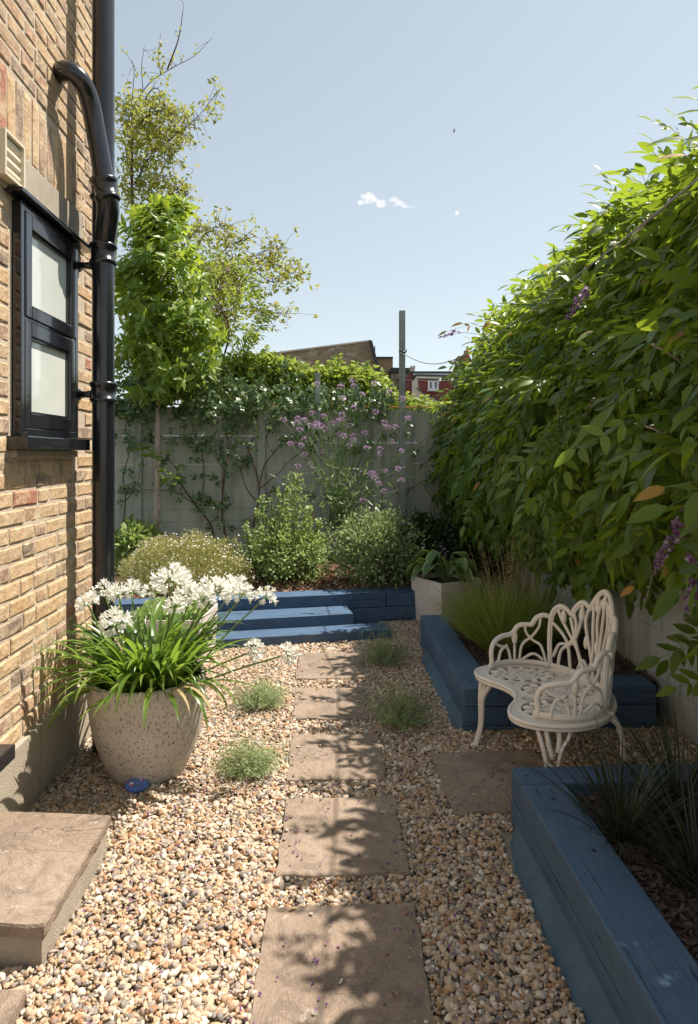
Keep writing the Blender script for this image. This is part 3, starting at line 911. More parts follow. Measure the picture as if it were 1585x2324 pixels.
# fallen purple petals
n = 330
px_ = rng.uniform(-.9, 1.0, n); py_ = rng.uniform(1.3, 3.3, n)
ok = ~((px_ > BX - .1))
n2 = 260
qx = rng.uniform(BX + .22, 1.9, n2); qy = rng.uniform(1.2, NY1 - .2, n2)
P = np.concatenate([np.stack([px_[ok], py_[ok], rng.uniform(.025, .034, ok.sum())], 1), np.stack([qx, qy, np.full(n2, .235)], 1)])
me = scatter(P, randdirs(len(P)) * [1, 1, .3], randdirs(len(P), 1.5), rng.uniform(.008, .016, len(P)), T_leaf(.4, .3, .3), M['wistdark'], 'fallen_petals')
tag(link('fallen_petals', me), 'shrivelled purple wisteria petals scattered over gravel and mulch', 'petals', kind='stuff')

# ================================================================== HOUSE
house = empty('brick_house', (WX - .2, 3.0, 0), 'yellow stock brick house wall with black framed window and rendered plinth', 'house')
YC = 3.97
HT = 5.4
b = MB()
b.prism([(WX - .0025, -1.0, .36), (WX - .0025, YC - .004, .36), (WX - .4, YC - .004, .36), (WX - .4, -1.0, .36)], (0, 0, HT - .36))
b.build('wall', M['mortar'], house)
# plinth, with the corner return
b = MB()
b.prism([(WX + .018, -1.0, -.1), (WX + .018, YC + .01, -.1), (WX - .4, YC + .01, -.1), (WX - .4, -1.0, -.1)], (0, 0, .46))
pl = b.build('plinth', M['plinth'], house, bevel=.006)

def brick_shape(L, H, seed, D=.03):
    """one hand-made brick face: 6x4 grid, worn arrises, skirt going into the joint"""
    nx, nz = 7, 5
    vs = []
    for j in range(nz):
        for i in range(nx):
            u, w = (0, .035, .25, .5, .75, .965, 1)[i], (0, .10, .5, .90, 1)[j]
            y = (u - .5) * L; z = (w - .5) * H
            e = min(u * L, (1 - u) * L, w * H, (1 - w) * H)
            wear = -.006 * max(0, 1 - e / .006)
            x = .003 + wear * .75 + noise.noise(Vector((y * 22 + seed * 5, z * 30, seed))) * .0028 + noise.noise(Vector((y * 70, z * 80, seed))) * .0018
            y += noise.noise(Vector((z * 40, seed, u * 3))) * .004 if i in (0, nx - 1) else 0
            z += noise.noise(Vector((y * 25, seed, w * 3))) * .004 if j in (0, nz - 1) else 0
            vs.append((x, y, z))
    fs = [(j * nx + i, j * nx + i + 1, (j + 1) * nx + i + 1, (j + 1) * nx + i) for j in range(nz - 1) for i in range(nx - 1)]
    per = [i for i in range(nx)] + [j * nx + nx - 1 for j in range(1, nz)] + [(nz - 1) * nx + i for i in range(nx - 2, -1, -1)] + [j * nx for j in range(nz - 2, 0, -1)]
    k = len(vs)
    for p in per: vs.append((-D, vs[p][1], vs[p][2]))
    m = len(per)
    fs += [(per[i], k + i, k + (i + 1) % m, per[(i + 1) % m]) for i in range(m)]
    return vs, fs

CH, JT = .083, .015
BR = []      # centre y, centre z, L, H
wy0, wy1, wz0, wz1 = 2.95, 3.66, 1.70, 2.88
random.seed(21)
def row(z, y_hi, y_lo, H=CH - JT, start_header=False):
    y = y_hi; hd = start_header
    while y > y_lo:
        L = (.118 if hd else .245) * random.uniform(.94, 1.05)
        if y - L < y_lo - .1: pass
        BR.append((y - L / 2, z, L, H * random.uniform(.95, 1.03)))
        y -= L + JT; hd = not hd
nrow = int((HT - .37) / CH)
for r in range(nrow):
    z = .37 + CH * (r + .5)
    segs = [(YC, 1.9)]
    if wz0 - .12 < z < 3.10: segs = [(YC, 3.69), (2.93, 1.9)]
    if wz1 + .02 < z < 3.10: segs = [(YC, 3.80)]
    if 3.10 <= z < 3.435: segs = [(YC, 3.83)]
    for a, c in segs:
        row(z, a, c, start_header=(r % 2 == 0))
BR = [q for q in BR if not (q[0] + q[2] / 2 > 2.945 and q[0] - q[2] / 2 < 3.66 and wz0 - .1 < q[1] < 2.9)]
# flat arch of upright bricks above the lintel
y = 3.82
while y > 1.9:
    wd = .074 * random.uniform(.93, 1.05)
    BR.append((y - wd / 2, 3.262 + random.uniform(-.006, .006), wd, .315)); y -= wd + .009
# bricks on edge under the window sill
y = 3.66
while y > 2.95:
    wd = .118 * random.uniform(.9, 1.1); BR.append((y - wd / 2, 1.625, wd, .085)); y -= wd + JT
def vis(q):
    t = q[0]
    if t < 2.2: return -1
    px = 737 + WX * FPX / t; py = HY - (q[1] - CAMH) * FPX / t
    w = q[2] * FPX * -WX / (t * t); h = q[3] * FPX / t
    if px < -25 or py < -30: return -1
    if abs(px - 248) < 12: return 0
    return min(w, 90) * min(h, 90)
BR.sort(key=vis, reverse=True)
cache = {}
for q in BR[:298]:
    k = (round(q[2] / .012), round(q[3] / .02), random.randrange(3))
    if k not in cache:
        b = MB(); vs, fs = brick_shape(k[0] * .012, q[3], len(cache) * 3.7 + 1); b.add(vs, fs)
        cache[k] = b.mesh('brick', M['brick'])
    o = bpy.data.objects.new('brick', cache[k]); COL.objects.link(o); o.parent = house
    o.location = Vector((WX + random.uniform(-.002, .003), q[0], q[1])) - house.location
    o.rotation_euler = (random.uniform(-.008, .008), random.uniform(-.02, .02), random.uniform(-.02, .02))
b = MB()
for i, q in enumerate(BR[298:]):
    vs, fs = brick_shape(q[2], q[3], i * 1.9 + .3)
    b.cur = random.random() + .001
    b.add([(v[0] + WX, v[1] + q[0], v[2] + q[1]) for v in vs], fs)
# return face bricks at the corner (facing +y)
for r in range(nrow):
    z = .37 + CH * (r + .5); x = WX - .004 - (.12 if r % 2 else 0)
    while x > WX - .4:
        L = .22
        vs, fs = brick_shape(L, CH - JT, r * 3.3 + x)
        b.cur = random.random() + .001
        b.add([(x - L / 2 - v[1], YC + v[0] - .004, v[2] + z) for v in vs], [tuple(reversed(f)) for f in fs]); x -= L + JT
o = b.build('remaining_bricks', M['brick'], house, normals=False); tag(o, kind='stuff')
# lintel render
b = MB(); b.box((WX - .01, (1.7 + 3.78) / 2, 2.985), (.044, 3.78 - 1.7, .215))
b.build('lintel', M['lintel'], house, bevel=.004)
# window
WF = WX + .04
win = MB()
Y0, Y1, Z0, Z1 = 2.965, 3.64, 1.785, 2.86
def rect_frame(mb, y0, y1, z0, z1, x0, x1, w):
    for (a, c, d, e) in ((y0, y0 + w, z0, z1), (y1 - w, y1, z0, z1), (y0 + w, y1 - w, z0, z0 + w), (y0 + w, y1 - w, z1 - w, z1)):
        mb.box(((x0 + x1) / 2, (a + c) / 2, (d + e) / 2), (x1 - x0, c - a, e - d))
rect_frame(win, Y0, Y1, Z0, Z1, WX - .02, WF, .035)
window = win.build('window', M['frame_black'], house, bevel=.003)
ZM = 2.335
for (a, c, lab, w) in ((ZM, Z1 - .037, 'upper sash', .062), (Z0 + .037, ZM - .012, 'lower sash', .07)):
    m2 = MB(); rect_frame(m2, Y0 + .037, Y1 - .037, a, c, WX - .005, WF + (.006 if lab[0] == 'u' else .0), w)
    s = m2.build('sash', M['frame_black'], window, bevel=.005)
    m3 = MB(); m3.box((WX + .012, (Y0 + Y1) / 2, (a + c) / 2), (.006, Y1 - Y0 - .074 - 2 * w + .01, c - a - 2 * w + .01)); m3.build('pane', M['frosted'], window)
    m4 = MB(); rect_frame(m4, Y0 + .037 + w, Y1 - .037 - w, a + w, c - w, WX + .016, WX + .028, .009); m4.build('bead', M['frame_black'], window)
m2 = MB(); m2.box((WX + .012, (Y0 + Y1) / 2, ZM - .006), (.05, Y1 - Y0 - .07, .010)); m2.build('meeting_rail', M['frame_black'], window)
b = MB(); b.box((WX + .03, (Y0 + Y1) / 2 - .01, Z0 - .035), (.13, .76, .062)); b.build('sill', M['frame_black'], house, bevel=.006)
b = MB(); b.box((WX + .025, 3.34, Z1 + .02), (.11, .90, .018)); b.build('window_hood', M['frame_black'], house, bevel=.003)
b = MB(); b.box((WX + .01, (Y0 + Y1) / 2, Z0 - .085), (.04, .72, .034)); b.build('mortar_bed', M['lintel'], house, bevel=.004)
# louvred vent
vy0, vy1, vz0, vz1 = 2.79, 2.975, 2.90, 3.10
b = MB(); rect_frame(b, vy0, vy1, vz0, vz1, WX + .012, WX + .055, .014); vent = b.build('vent_cover', M['cream'], house, bevel=.003)
b = MB(); b.box((WX + .016, (vy0 + vy1) / 2, (vz0 + vz1) / 2), (.006, vy1 - vy0 - .02, vz1 - vz0 - .02)); b.build('back_plate', M['cream'], vent)
for i in range(4):
    z = vz0 + .018 + i * .0425
    b = MB(); pts = []
    for k in range(6):
        t = k / 5; pts.append((WX + .028 + .014 * sin(pi * t) ** .7, z + .0425 * t))
    vs = [(x, yy, zz) for x, zz in pts for yy in (vy0 + .015, vy1 - .015)]
    b.add(vs, [(2 * k, 2 * k + 1, 2 * k + 3, 2 * k + 2) for k in range(5)])
    b.build('louvre', M['cream'], vent, smooth=False)
# black ledge of the door at the frame's edge
q = PX(36, 1690, WX + .14)
b = MB(); b.box((WX + .06, q.y - .5, q.z - .025), (.16, 1.0, .06)); b.build('door_sill', M['frame_black'], house, bevel=.006)

# ---- drainpipe
PXX, PYY, PR = -1.262, 3.70, .061
dp = empty('drainpipe', (PXX, PYY, 0), 'glossy black iron drainpipe with swan-neck branch on the brick corner', 'drainpipe')
b = MB(); b.tube([(PXX, PYY, z) for z in np.linspace(-.02, 5.6, 20)], PR, 32); b.build('pipe', M['gloss_black'], dp, smooth=True)
def collar(mb, c, axis, r, h=.10, k=1.0):
    axis = Vector(axis).normalized(); c = Vector(c)
    def P(s): return c + axis * s
    prof = [(-.5, 1.02), (-.5, 1.16), (-.40, 1.24), (-.30, 1.16), (-.28, 1.09), (.22, 1.09), (.26, 1.18), (.36, 1.28), (.46, 1.24), (.5, 1.12), (.5, 1.0)]
    mb.tube([P(s * h) for s, _ in prof], [r * q for _, q in prof], 32)
def zpipe(yD): return CAMH + (HY - yD) / FPX * (PYY * cos(YAW) + PXX * sin(YAW))
for yD in (432, 577, 890):
    b = MB(); collar(b, (PXX, PYY, zpipe(yD)), (0, 0, 1), PR, .115); o = b.build('collar', M['gloss_black'], dp, smooth=True)
for yD in (600, 893):
    z = zpipe(yD)
    b = MB()
    b.tube([(PXX - .03, PYY + .03, z), (WX + .05, PYY + .01, z - .005), (WX, PYY + .02, z - .005)], [.030, .018, .030], 14)
    b.ellipsoid((WX + .01, PYY + .02, z - .005), (.02, .045, .035))
    b.build('bracket', M['gloss_black'], dp, smooth=True)
b = MB()
path = catmull([PX(128, 172, WX - .03), PX(150, 162, WX + .06), PX(181, 180, WX + .125), PX(204, 230, WX + .152), PX(218, 300, -1.252), PX(232, 380, -1.225), PX(241, 430, -1.205)], 8)
b.tube(path, .052, 28)
b.build('branch_pipe', M['gloss_black'], dp, smooth=True)
b = MB()
e = path[-1]; ax = (path[-1] - path[-3])
low = catmull([e, PX(246, 475, -1.205), Vector((PXX + .03, PYY - .035, zpipe(520))), Vector((PXX + .003, PYY, zpipe(560)))], 6)
b.tube(low, [.060] * len(low), 28)
b.build('branch_pipe', M['gloss_black'], dp, smooth=True)
b = MB(); collar(b, e, -ax, .056, .12); b.build('collar', M['gloss_black'], dp, smooth=True)
cb = MB(); pts = [Vector((WX + .012 + .003 * sin(i), PYY + .265, 1.7 - i * .17)) for i in range(11)]
cb.tube(pts, .006, 6); o = cb.build('cable', M['bluecable'], None, smooth=True)
tag(o, 'thin pale blue cable running down the brick corner beside the drainpipe', 'cable')

# ================================================================== FENCES
def fence_run(p0, p1, z0, ztop, nposts, rows, fence, mat, th=.05, extra=None, post_w=.11):
    p0, p1 = Vector(p0), Vector(p1)
    d = p1 - p0; L = d.length; d.normalize(); nn = Vector((-d.y, d.x)); rz = math.atan2(d.y, d.x)
    rm = Matrix.Rotation(rz, 3, 'Z')
    hs_ = (ztop - z0) / rows
    for i in range(nposts):
        c = p0 + d * (L * i / (nposts - 1))
        b = MB(); b.box((c.x - nn.x * .0, c.y - nn.y * .0, (z0 + ztop) / 2 + .0), (post_w, .115, ztop - z0 + .03), rm); b.build('post', mat, fence, bevel=.008)
        if i == nposts - 1: break
        e = p0 + d * (L * (i + 1) / (nposts - 1))
        a = c + d * (post_w / 2 + .002); f = e - d * (post_w / 2 + .002); m = (a + f) / 2
        for r in range(rows):
            b = MB(); b.box((m.x + nn.x * random.uniform(-.004, .004), m.y + nn.y * random.uniform(-.004, .004), z0 + hs_ * (r + .5)), ((f - a).length, th, hs_ - .003), rm)
            b.build('panel', mat, fence, bevel=.002)
random.seed(5)
FT = 2.32
g0 = PZ(275, 918, FT + .0); g1 = PZ(1030, 928, FT)
# PZ works above eye level as well (ray goes up to z)
dg = (g1.xy - g0.xy).normalized()
def GB(x, off=0): 
    t = (x - g0.x) / dg.x; return g0.xy + dg * t + Vector((-dg.y, dg.x)) * off
bf = empty('concrete_fence', (0, GB(0).y, 0), 'grey green painted concrete panel fence across the back of the garden', 'fence')
fence_run(GB(-3.9, .05), GB(FX + .1, .05), .1, FT - .02, 5, 6, bf, M['fence'])
# yellow plastic anti-climb strip
b = MB()
a, c = GB(-3.6, .05), GB(FX, .05)
n = 420
L = (c - a).length
rm = Matrix.Rotation(math.atan2(dg.y, dg.x), 3, 'Z')
m_ = (a + c) / 2
b.box((m_.x, m_.y, FT + .012), (L, .045, .012), rm)
for i in range(n):
    p = a.lerp(c, (i + .5) / n)
    for s in (-.015, .012):
        q = p + Vector((-dg.y, dg.x)) * s
        b.add([(q.x - .004, q.y, FT + .017), (q.x + .004, q.y, FT + .017), (q.x, q.y + .004, FT + .017), (q.x, q.y, FT + .045)], [(0, 1, 3), (1, 2, 3), (2, 0, 3)])
b.build('spike_strip', M['spike'], bf, normals=False)
# training wires
for z in (1.0, 1.42, 1.85):
    b = MB(); a, c = GB(-3.5, -.06), GB(FX, -.06)
    b.tube([(a.x, a.y, z), ((a.x + c.x) / 2, (a.y + c.y) / 2, z - .01), (c.x, c.y, z)], .003, 5); b.build('training_wire', M['wire'], bf)

sf = empty('concrete_fence', (FX, 5, 0), 'pale painted concrete panel fence behind the bench and wisteria', 'fence')
fence_run((FX + .05, -.6), (FX + .05, GB(FX).y), -.08, 1.82, 6, 6, sf, M['fence2'])

# posts
def timber_post(px0, px1, ytop, t, zb, label, th=.07):
    a, c = PT(px0, ytop, t), PT(px1, ytop, t)
    w = (c - a).length
    b = MB(); b.box(((a.x + c.x) / 2, (a.y + c.y) / 2, (a.z + zb) / 2), (w, th, a.z - zb)); o = b.build('timber_post', M['post'], bevel=.004)
    tag(o, label, 'post'); return Vector(((a.x + c.x) / 2, (a.y + c.y) / 2, a.z)), o
tp = GB(.85, -.12)
tt = (tp.x * sin(YAW) + tp.y * cos(YAW))
topP, post_o = timber_post(906.5, 919.5, 706, tt, .2, 'tall slim grey green post rising above the back fence', .09)
timber_post(716, 727, 846, tt - .2, .2, 'shorter grey green post rising among the climbers at the fence')
timber_post(327, 340, 925, 8.35, .2, 'pale grey post against the back fence beside the slim tree trunk', .09)
# hook on the tall post
b = MB(); hz = PT(912, 800, tt).z
b.tube([(topP.x - .04, topP.y - .06, hz), (topP.x, topP.y - .075, hz - .02), (topP.x + .05, topP.y - .06, hz + .01), (topP.x + .055, topP.y - .05, hz + .035)], .008, 8)
b.tube([(topP.x - .05, topP.y - .055, hz + .0), (topP.x + .05, topP.y - .055, hz + .0)], .012, 8)
b.build('hook', M['gloss_black'], post_o, smooth=True)
# washing line
line = catmull([PT(908, 800, tt - .06), PT(960, 823, tt - .8), PT(1010, 823, tt - 1.6), PT(1075, 795, tt - 2.6), PT(1160, 737, 5.2), PT(1330, 610, 3.6), PT(1470, 500, 2.8), PT(1640, 360, 2.2)], 8)
b = MB(); b.tube(line, .0050, 6); o = b.build('washing_line', M['wire'], smooth=True)
tag(o, 'thin grey washing line sagging from the tall post across the wisteria', 'washing line')
b = MB()
wl = [PT(915, 863, tt - .08), PT(1000, 864, tt - .5), PT(1070, 862, tt - .9), PT(1140, 850, tt - 1.4)]
b.tube(wl, .004, 6); w2 = b.build('tension_wire', M['wire'], smooth=True)
tag(w2, 'straight tension wire with small strainers leaving the tall post', 'wire')
for k, xx in enumerate((998, 1026, 1052)):
    b = MB(); q = PT(xx, 864, tt - .6); b.ellipsoid(q, (.022, .012, .014)); b.tube([q + Vector((0, 0, -.03)), q + Vector((.01, 0, .03))], .006, 6)
    b.build('strainer', M['white_frame'], w2, smooth=True)

# ================================================================== FAR BUILDINGS
def fpoly(pts, t): return [PT(x, y, t) for x, y in pts]
BACK = Vector((ray(CX, HY).x, ray(CX, HY).y, 0)).normalized()
# big brick flank building
T1 = 24
eb = empty('brick_building', PT(740, 1030, T1) * Vector((1, 1, 0)) if False else Vector((PT(740, 1030, T1).x, PT(740, 1030, T1).y, 0)), 'brown brick building with a sloping parapet behind the hedge', 'building')
def local_build(mb, name, mat, parent, **k):
    o = mb.build(name, mat, parent, **k); return o
b = MB(); b.prism(fpoly([(585, 1100), (585, 810), (640, 800), (838, 775), (856, 830), (872, 1100)], T1), BACK * 7); b.build('wall', M['far_brick'], eb)
b = MB(); b.prism(fpoly([(583, 807), (640, 797), (838, 771.5), (838, 775), (640, 800.5), (583, 811)], T1 - .06), BACK * 7); b.build('coping', M['pinkrender'], eb)
b = MB(); b.prism(fpoly([(838, 771), (845, 773), (858, 822), (870, 862), (862, 862), (852, 826)], T1 - .25), BACK * 7.3); b.build('roof_edge', M['darkroof'], eb)
b = MB(); b.tube([PT(848, 795, T1 - .4), PT(851, 793, T1 - .4)], .03, 6); b.tube([PT(851, 800, T1 - .4), PT(851, 785, T1 - .4)], .02, 6); b.build('vent_stub', M['darkroof'], eb)
# ochre box
ob = empty('rendered_building', Vector((PT(872, 1030, 26).x, PT(872, 1030, 26).y, 0)), 'plain ochre rendered block between the brick building and the tall post', 'building')
b = MB(); b.prism(fpoly([(845, 1100), (845, 811), (892, 811), (892, 1100)], 26), BACK * 5); b.build('wall', M['ochre'], ob)
b = MB(); b.prism(fpoly([(844, 812), (844, 809.5), (893, 809.5), (893, 812)], 25.9), BACK * 5.2); b.build('coping', M['darkroof'], ob)
# small brick link
lb = empty('brick_outbuilding', Vector((PT(915, 1030, 25).x, PT(915, 1030, 25).y, 0)), 'small brick building with a flat dark roof behind the tall post', 'building')
b = MB(); b.prism(fpoly([(888, 1100), (888, 843), (937, 843), (937, 1100)], 25), BACK * 5); b.build('wall', M['far_brick'], lb)
b = MB(); b.prism(fpoly([(887, 844), (887, 834), (937, 835), (937, 844)], 24.8), BACK * 5.2); b.build('roof', M['darkroof'], lb)
b = MB(); b.prism(fpoly([(905, 876), (905, 858), (934, 858), (934, 876)], 24.9), BACK * .05); wn = b.build('window', M['darkroof'], lb)
b = MB(); b.ellipsoid(PT(929, 871, 24.7), (.12, .1, .09)); b.build('flue', M['white_frame'], lb, smooth=True)
# red tile-hung house
T2 = 22
rh = empty('tile_hung_house', Vector((PT(1005, 1030, T2).x, PT(1005, 1030, T2).y, 0)), 'red tile-hung house with white windows and a brick chimney', 'house')
b = MB(); b.prism(fpoly([(946, 1040), (946, 851), (1027, 854), (1027, 1040)], T2), BACK * 4); b.build('dormer_wall', M['red_tile'], rh)
b = MB(); b.prism(fpoly([(930, 1040), (930, 848), (1085, 848), (1085, 1040)], T2 + .8), BACK * 5); b.build('wall', M['red_tile'], rh)
b = MB(); b.prism(fpoly([(945, 858), (945, 853), (1028, 855), (1028, 860)], T2 - .12), BACK * .1); b.build('fascia', M['white_frame'], rh)
b = MB(); b.prism(fpoly([(944, 853), (944, 849), (1029, 852), (1029, 855)], T2 - .2), BACK * 4); b.build('roof', M['darkroof'], rh)
b = MB(); b.prism(fpoly([(938, 851), (938, 846), (1075, 846), (1075, 851)], T2 + .66), BACK * .1); b.build('fascia', M['white_frame'], rh)
b = MB(); b.prism(fpoly([(934, 846.5), (934, 842.5), (1078, 842.5), (1078, 846.5)], T2 + .6), BACK * 5); b.build('roof', M['darkroof'], rh)
def far_window(x0, x1, y0, y1, t):
    b = MB()
    mid = (x0 + x1) / 2
    for (a, c, d, e) in ((x0, x0 + 2, y0, y1), (x1 - 2, x1, y0, y1), (x0 + 2, x1 - 2, y0, y0 + 2), (x0 + 2, x1 - 2, y1 - 2, y1), (mid - 1.6, mid + 1.6, y0 + 2, y1 - 2)):
        b.prism(fpoly([(a, e), (a, d), (c, d), (c, e)], t - .08), BACK * .1)
    w = b.build('window', M['white_frame'], rh)
    for a, c in ((x0 + 2.2, mid - 1.8), (mid + 1.8, x1 - 2.2)):
        b = MB()
        for (p, q, r, s) in ((a, a + 1.3, y0 + 2.2, y1 - 2.2), (c - 1.3, c, y0 + 2.2, y1 - 2.2), (a + 1.3, c - 1.3, y0 + 2.2, y0 + 3.5), (a + 1.3, c - 1.3, y1 - 3.5, y1 - 2.2)):
            b.prism(fpoly([(p, s), (p, r), (q, r), (q, s)], t - .11), BACK * .07)
        b.build('casement', M['white_frame'], w)
        b = MB(); b.prism(fpoly([(a + 1, y1 - 3), (a + 1, y0 + 3), (c - 1, y0 + 3), (c - 1, y1 - 3)], t - .06), BACK * .04); b.build('pane', M['glass'], w)
    b = MB(); b.prism(fpoly([(x0 - 1, y1 + 2), (x0 - 1, y1 + .3), (x1 + 1, y1 + .3), (x1 + 1, y1 + 2)], t - .2), BACK * .2); b.build('sill', M['white_frame'], w)
far_window(972, 996, 863, 885, T2)
far_window(1029, 1058, 852, 875, T2 + .8)
# chimney
b = MB(); b.prism(fpoly([(1042, 845), (1042, 822), (1066, 822), (1066, 845)], T2 + 2), BACK * .8); ch = b.build('chimney', M['chimbrick'], rh)
for y0, y1, g in ((822, 817, 1.5), (817, 812, 3), (812, 808, 1.5)):
    b = MB(); b.prism(fpoly([(1042 - g, y0), (1042 - g, y1), (1066 + g, y1), (1066 + g, y0)], T2 + 2 - g * .02), BACK * (.8 + g * .04)); b.build('course', M['chimbrick'], ch)
for xx in (1056.5, 1062.0):
    b = MB(); q = PT(xx, 808, T2 + 2.3); b.lathe([(.075, 0), (.06, .12), (.065, .2), (.05, .2)], q, 12); b.build('chimney_pot', M['terra'], ch, smooth=True)
b = MB(); b.tube([PT(1063, 960, T2 - .3 + .8), PT(1063, 838, T2 + .5)], .05, 8); b.build('downpipe', M['wire'], rh)
# white party wall with sloping shoulder
ww = empty('rendered_wall', Vector((PT(950, 1030, 21).x, PT(950, 1030, 21).y, 0)), 'pale rendered party wall with sloping shoulder left of the red house', 'wall')
b = MB(); b.prism(fpoly([(937, 1060), (937, 865), (948, 852), (950, 880), (962, 892), (1030, 927), (1034, 1060)], 21.3), BACK * .35); b.build('wall', M['pinkrender'], ww)
b = MB(); b.prism(fpoly([(934, 1040), (934, 834), (942, 834), (942, 1040)], 23), BACK * .4); b.build('pier', M['pinkrender'], ww)
b = MB(); b.prism(fpoly([(933, 835), (933, 830), (943, 830), (943, 835)], 22.95), BACK * .5); b.build('cap', M['pinkrender'], ww)
b = MB(); b.prism(fpoly([(947, 879), (962, 890), (1034, 926), (1034, 928.5), (962, 893), (947, 882)], 21.25), BACK * .45); b.build('coping', M['darkroof'], ww)

# ================================================================== AGAPANTHUS POT
PC = Vector((-.945, 3.47))
b = MB()
prof = [(0, .0), (.175, .0), (.195, .012), (.235, .10), (.27, .20), (.292, .30), (.303, .40), (.306, .47), (.300, .515), (.290, .525), (.278, .520), (.272, .49), (.272, .43), (0, .43)]
cv = catmull([Vector((r, z, 0)) for r, z in prof[2:9]], 4)
prof2 = prof[:2] + [(v.x, v.y) for v in cv] + prof[9:12]
b.lathe(prof2, (0, 0, 0), 72)
pot = b.mesh('plant_pot', M['pot'], True); pot_o = bpy.data.objects.new('plant_pot', pot); COL.objects.link(pot_o); pot_o.location = (PC.x, PC.y, 0)
tag(pot_o, 'big round speckled stone-coloured pot holding white agapanthus', 'pot')
b = MB(); b.lathe([(0, .47), (.272, .465)], (0, 0, 0), 32)
so_ = bpy.data.objects.new('soil', b.mesh('soil', M['soil'])); COL.objects.link(so_); so_.parent = pot_o

aga = empty('agapanthus', (PC.x, PC.y, .47), 'large agapanthus with white flower heads and strappy leaves in the speckled pot', 'plant')
def strap_variant(i):
    r = np.random.default_rng(200 + i)
    ln = np.array([r.uniform(.40, .58)])
    return blades(np.zeros((1, 3)), np.array([0.0]), np.array([r.uniform(.05, .25)]), ln, np.array([r.uniform(.029, .040)]), np.array([r.uniform(.5, 2.6)]), 12, M['leaf_aga'], 'leaf', rn=np.array([.0]), fold=.16)
variants = [strap_variant(i) for i in range(16)]
random.seed(33)
for i in range(285):
    az = random.uniform(0, 2 * pi)
    rr = .21 * random.random() ** .6
    o = bpy.data.objects.new('leaf', random.choice(variants)); COL.objects.link(o); o.parent = aga
    o.location = (rr * cos(az + random.uniform(-.6, .6)), rr * sin(az + random.uniform(-.6, .6)), random.uniform(-.01, .03))
    lean = rr / .21 * .36 + random.uniform(-.12, .42)
    if random.random() < .16: lean += .55
    s = random.uniform(.62, 1.02)
    o.rotation_euler = (random.uniform(-.25, .25), lean, az)
    o.scale = (s, s * 1.05, s)
# dried leaves over the rim
for az, rr_ in ((-.75, 1.0), (-.55, .9), (-2.35, .8), (-.9, .75)):
    me = blades(np.array([[PC.x + .26 * cos(az), PC.y + .26 * sin(az), .50]]), np.array([az]), np.array([1.2]), np.array([.36 * rr_]), np.array([.02]), np.array([2.1]), 8, M['straw'], 'dead_leaf')
    link('dead_leaf', me, aga)
def umbel(c, r, stem_from, n=34, up=(0, 0, 1), open_=1.0, seed=0):
    """agapanthus flower head: stalks with trumpet flowers"""
    c = Vector(c); upv = Vector(up).normalized()
    g = np.random.default_rng(400 + seed)
    b = MB(); b.tube(catmull([stem_from, (Vector(stem_from) + c) / 2 + Vector((g.uniform(-.02, .02), 0, .01)), c], 6), [.0048] * 13, 6)
    fl = bpy.data.objects.new('x', None); bpy.data.objects.remove(fl)
    pts = []; P = []; F = []; N = []; S = []
    q = Vector((0, 0, 1)).rotation_difference(upv)
    sb = MB()
    for i in range(n):
        th = math.acos(1 - (i + .5) / n * 1.25); ph = i * 2.39996
        d = Vector((sin(th) * cos(ph), sin(th) * sin(ph), cos(th))) + Vector(g.uniform(-.16, .16, 3)); d.normalize(); d = q @ d
        L = r * g.uniform(.42, .72)
        e = c + d * L
        sb.tube([c, e], [.0013, .0013], 4, cap=False)
        fd = (d + Vector((0, 0, -.25 * g.random()))).normalized()
        bud = g.random() < .18
        t1 = fd.orthogonal().normalized(); t2 = fd.cross(t1)
        for k in range(6 if not bud else 3):
            a = k * pi * 2 / (6 if not bud else 3)
            o_ = t1 * cos(a) + t2 * sin(a)
            P.append(e - fd * .004 + o_ * .001); F.append(fd + o_ * (.42 if not bud else .08)); N.append(-o_ + fd * .2); S.append(r * g.uniform(.50, .66) * (1 if not bud else .8))
    stem_o = b.build('stem', M['stem'], aga, smooth=True)
    stalk = sb.build('stalks', M['stem'], stem_o, normals=False)
    link('flower_head', scatter(P, F, N, S, T_petal(.15), M['petal_white'], 'flower_head'), aga)
heads = [(200, 1372, 3.35, .062), (236, 1347, 3.5, .07), (270, 1350, 3.55, .07), (300, 1345, 3.7, .075), (262, 1418, 3.2, .082), (392, 1322, 3.55, .105),
         (352, 1345, 3.75, .07), (398, 1378, 3.3, .06), (432, 1358, 3.5, .085), (487, 1346, 3.55, .095), (462, 1362, 3.3, .07), (533, 1337, 3.7, .08), (550, 1350, 3.5, .07), (603, 1357, 3.45, .062),
         (574, 1478, 3.35, .065), (652, 1485, 3.3, .065)]
for i, (x, y, t, r) in enumerate(heads):
    c = PT(x, y, t)
    base = Vector((PC.x + (c.x - PC.x) * .32, PC.y + (c.y - PC.y) * .3, .47))
    up = Vector((c.x - base.x, c.y - base.y, .9)); 
    if y > 1470: up = Vector((1, -.1, .25))
    umbel(c, r * 1.0, base, 18 if r < .08 else 30, up, seed=i)

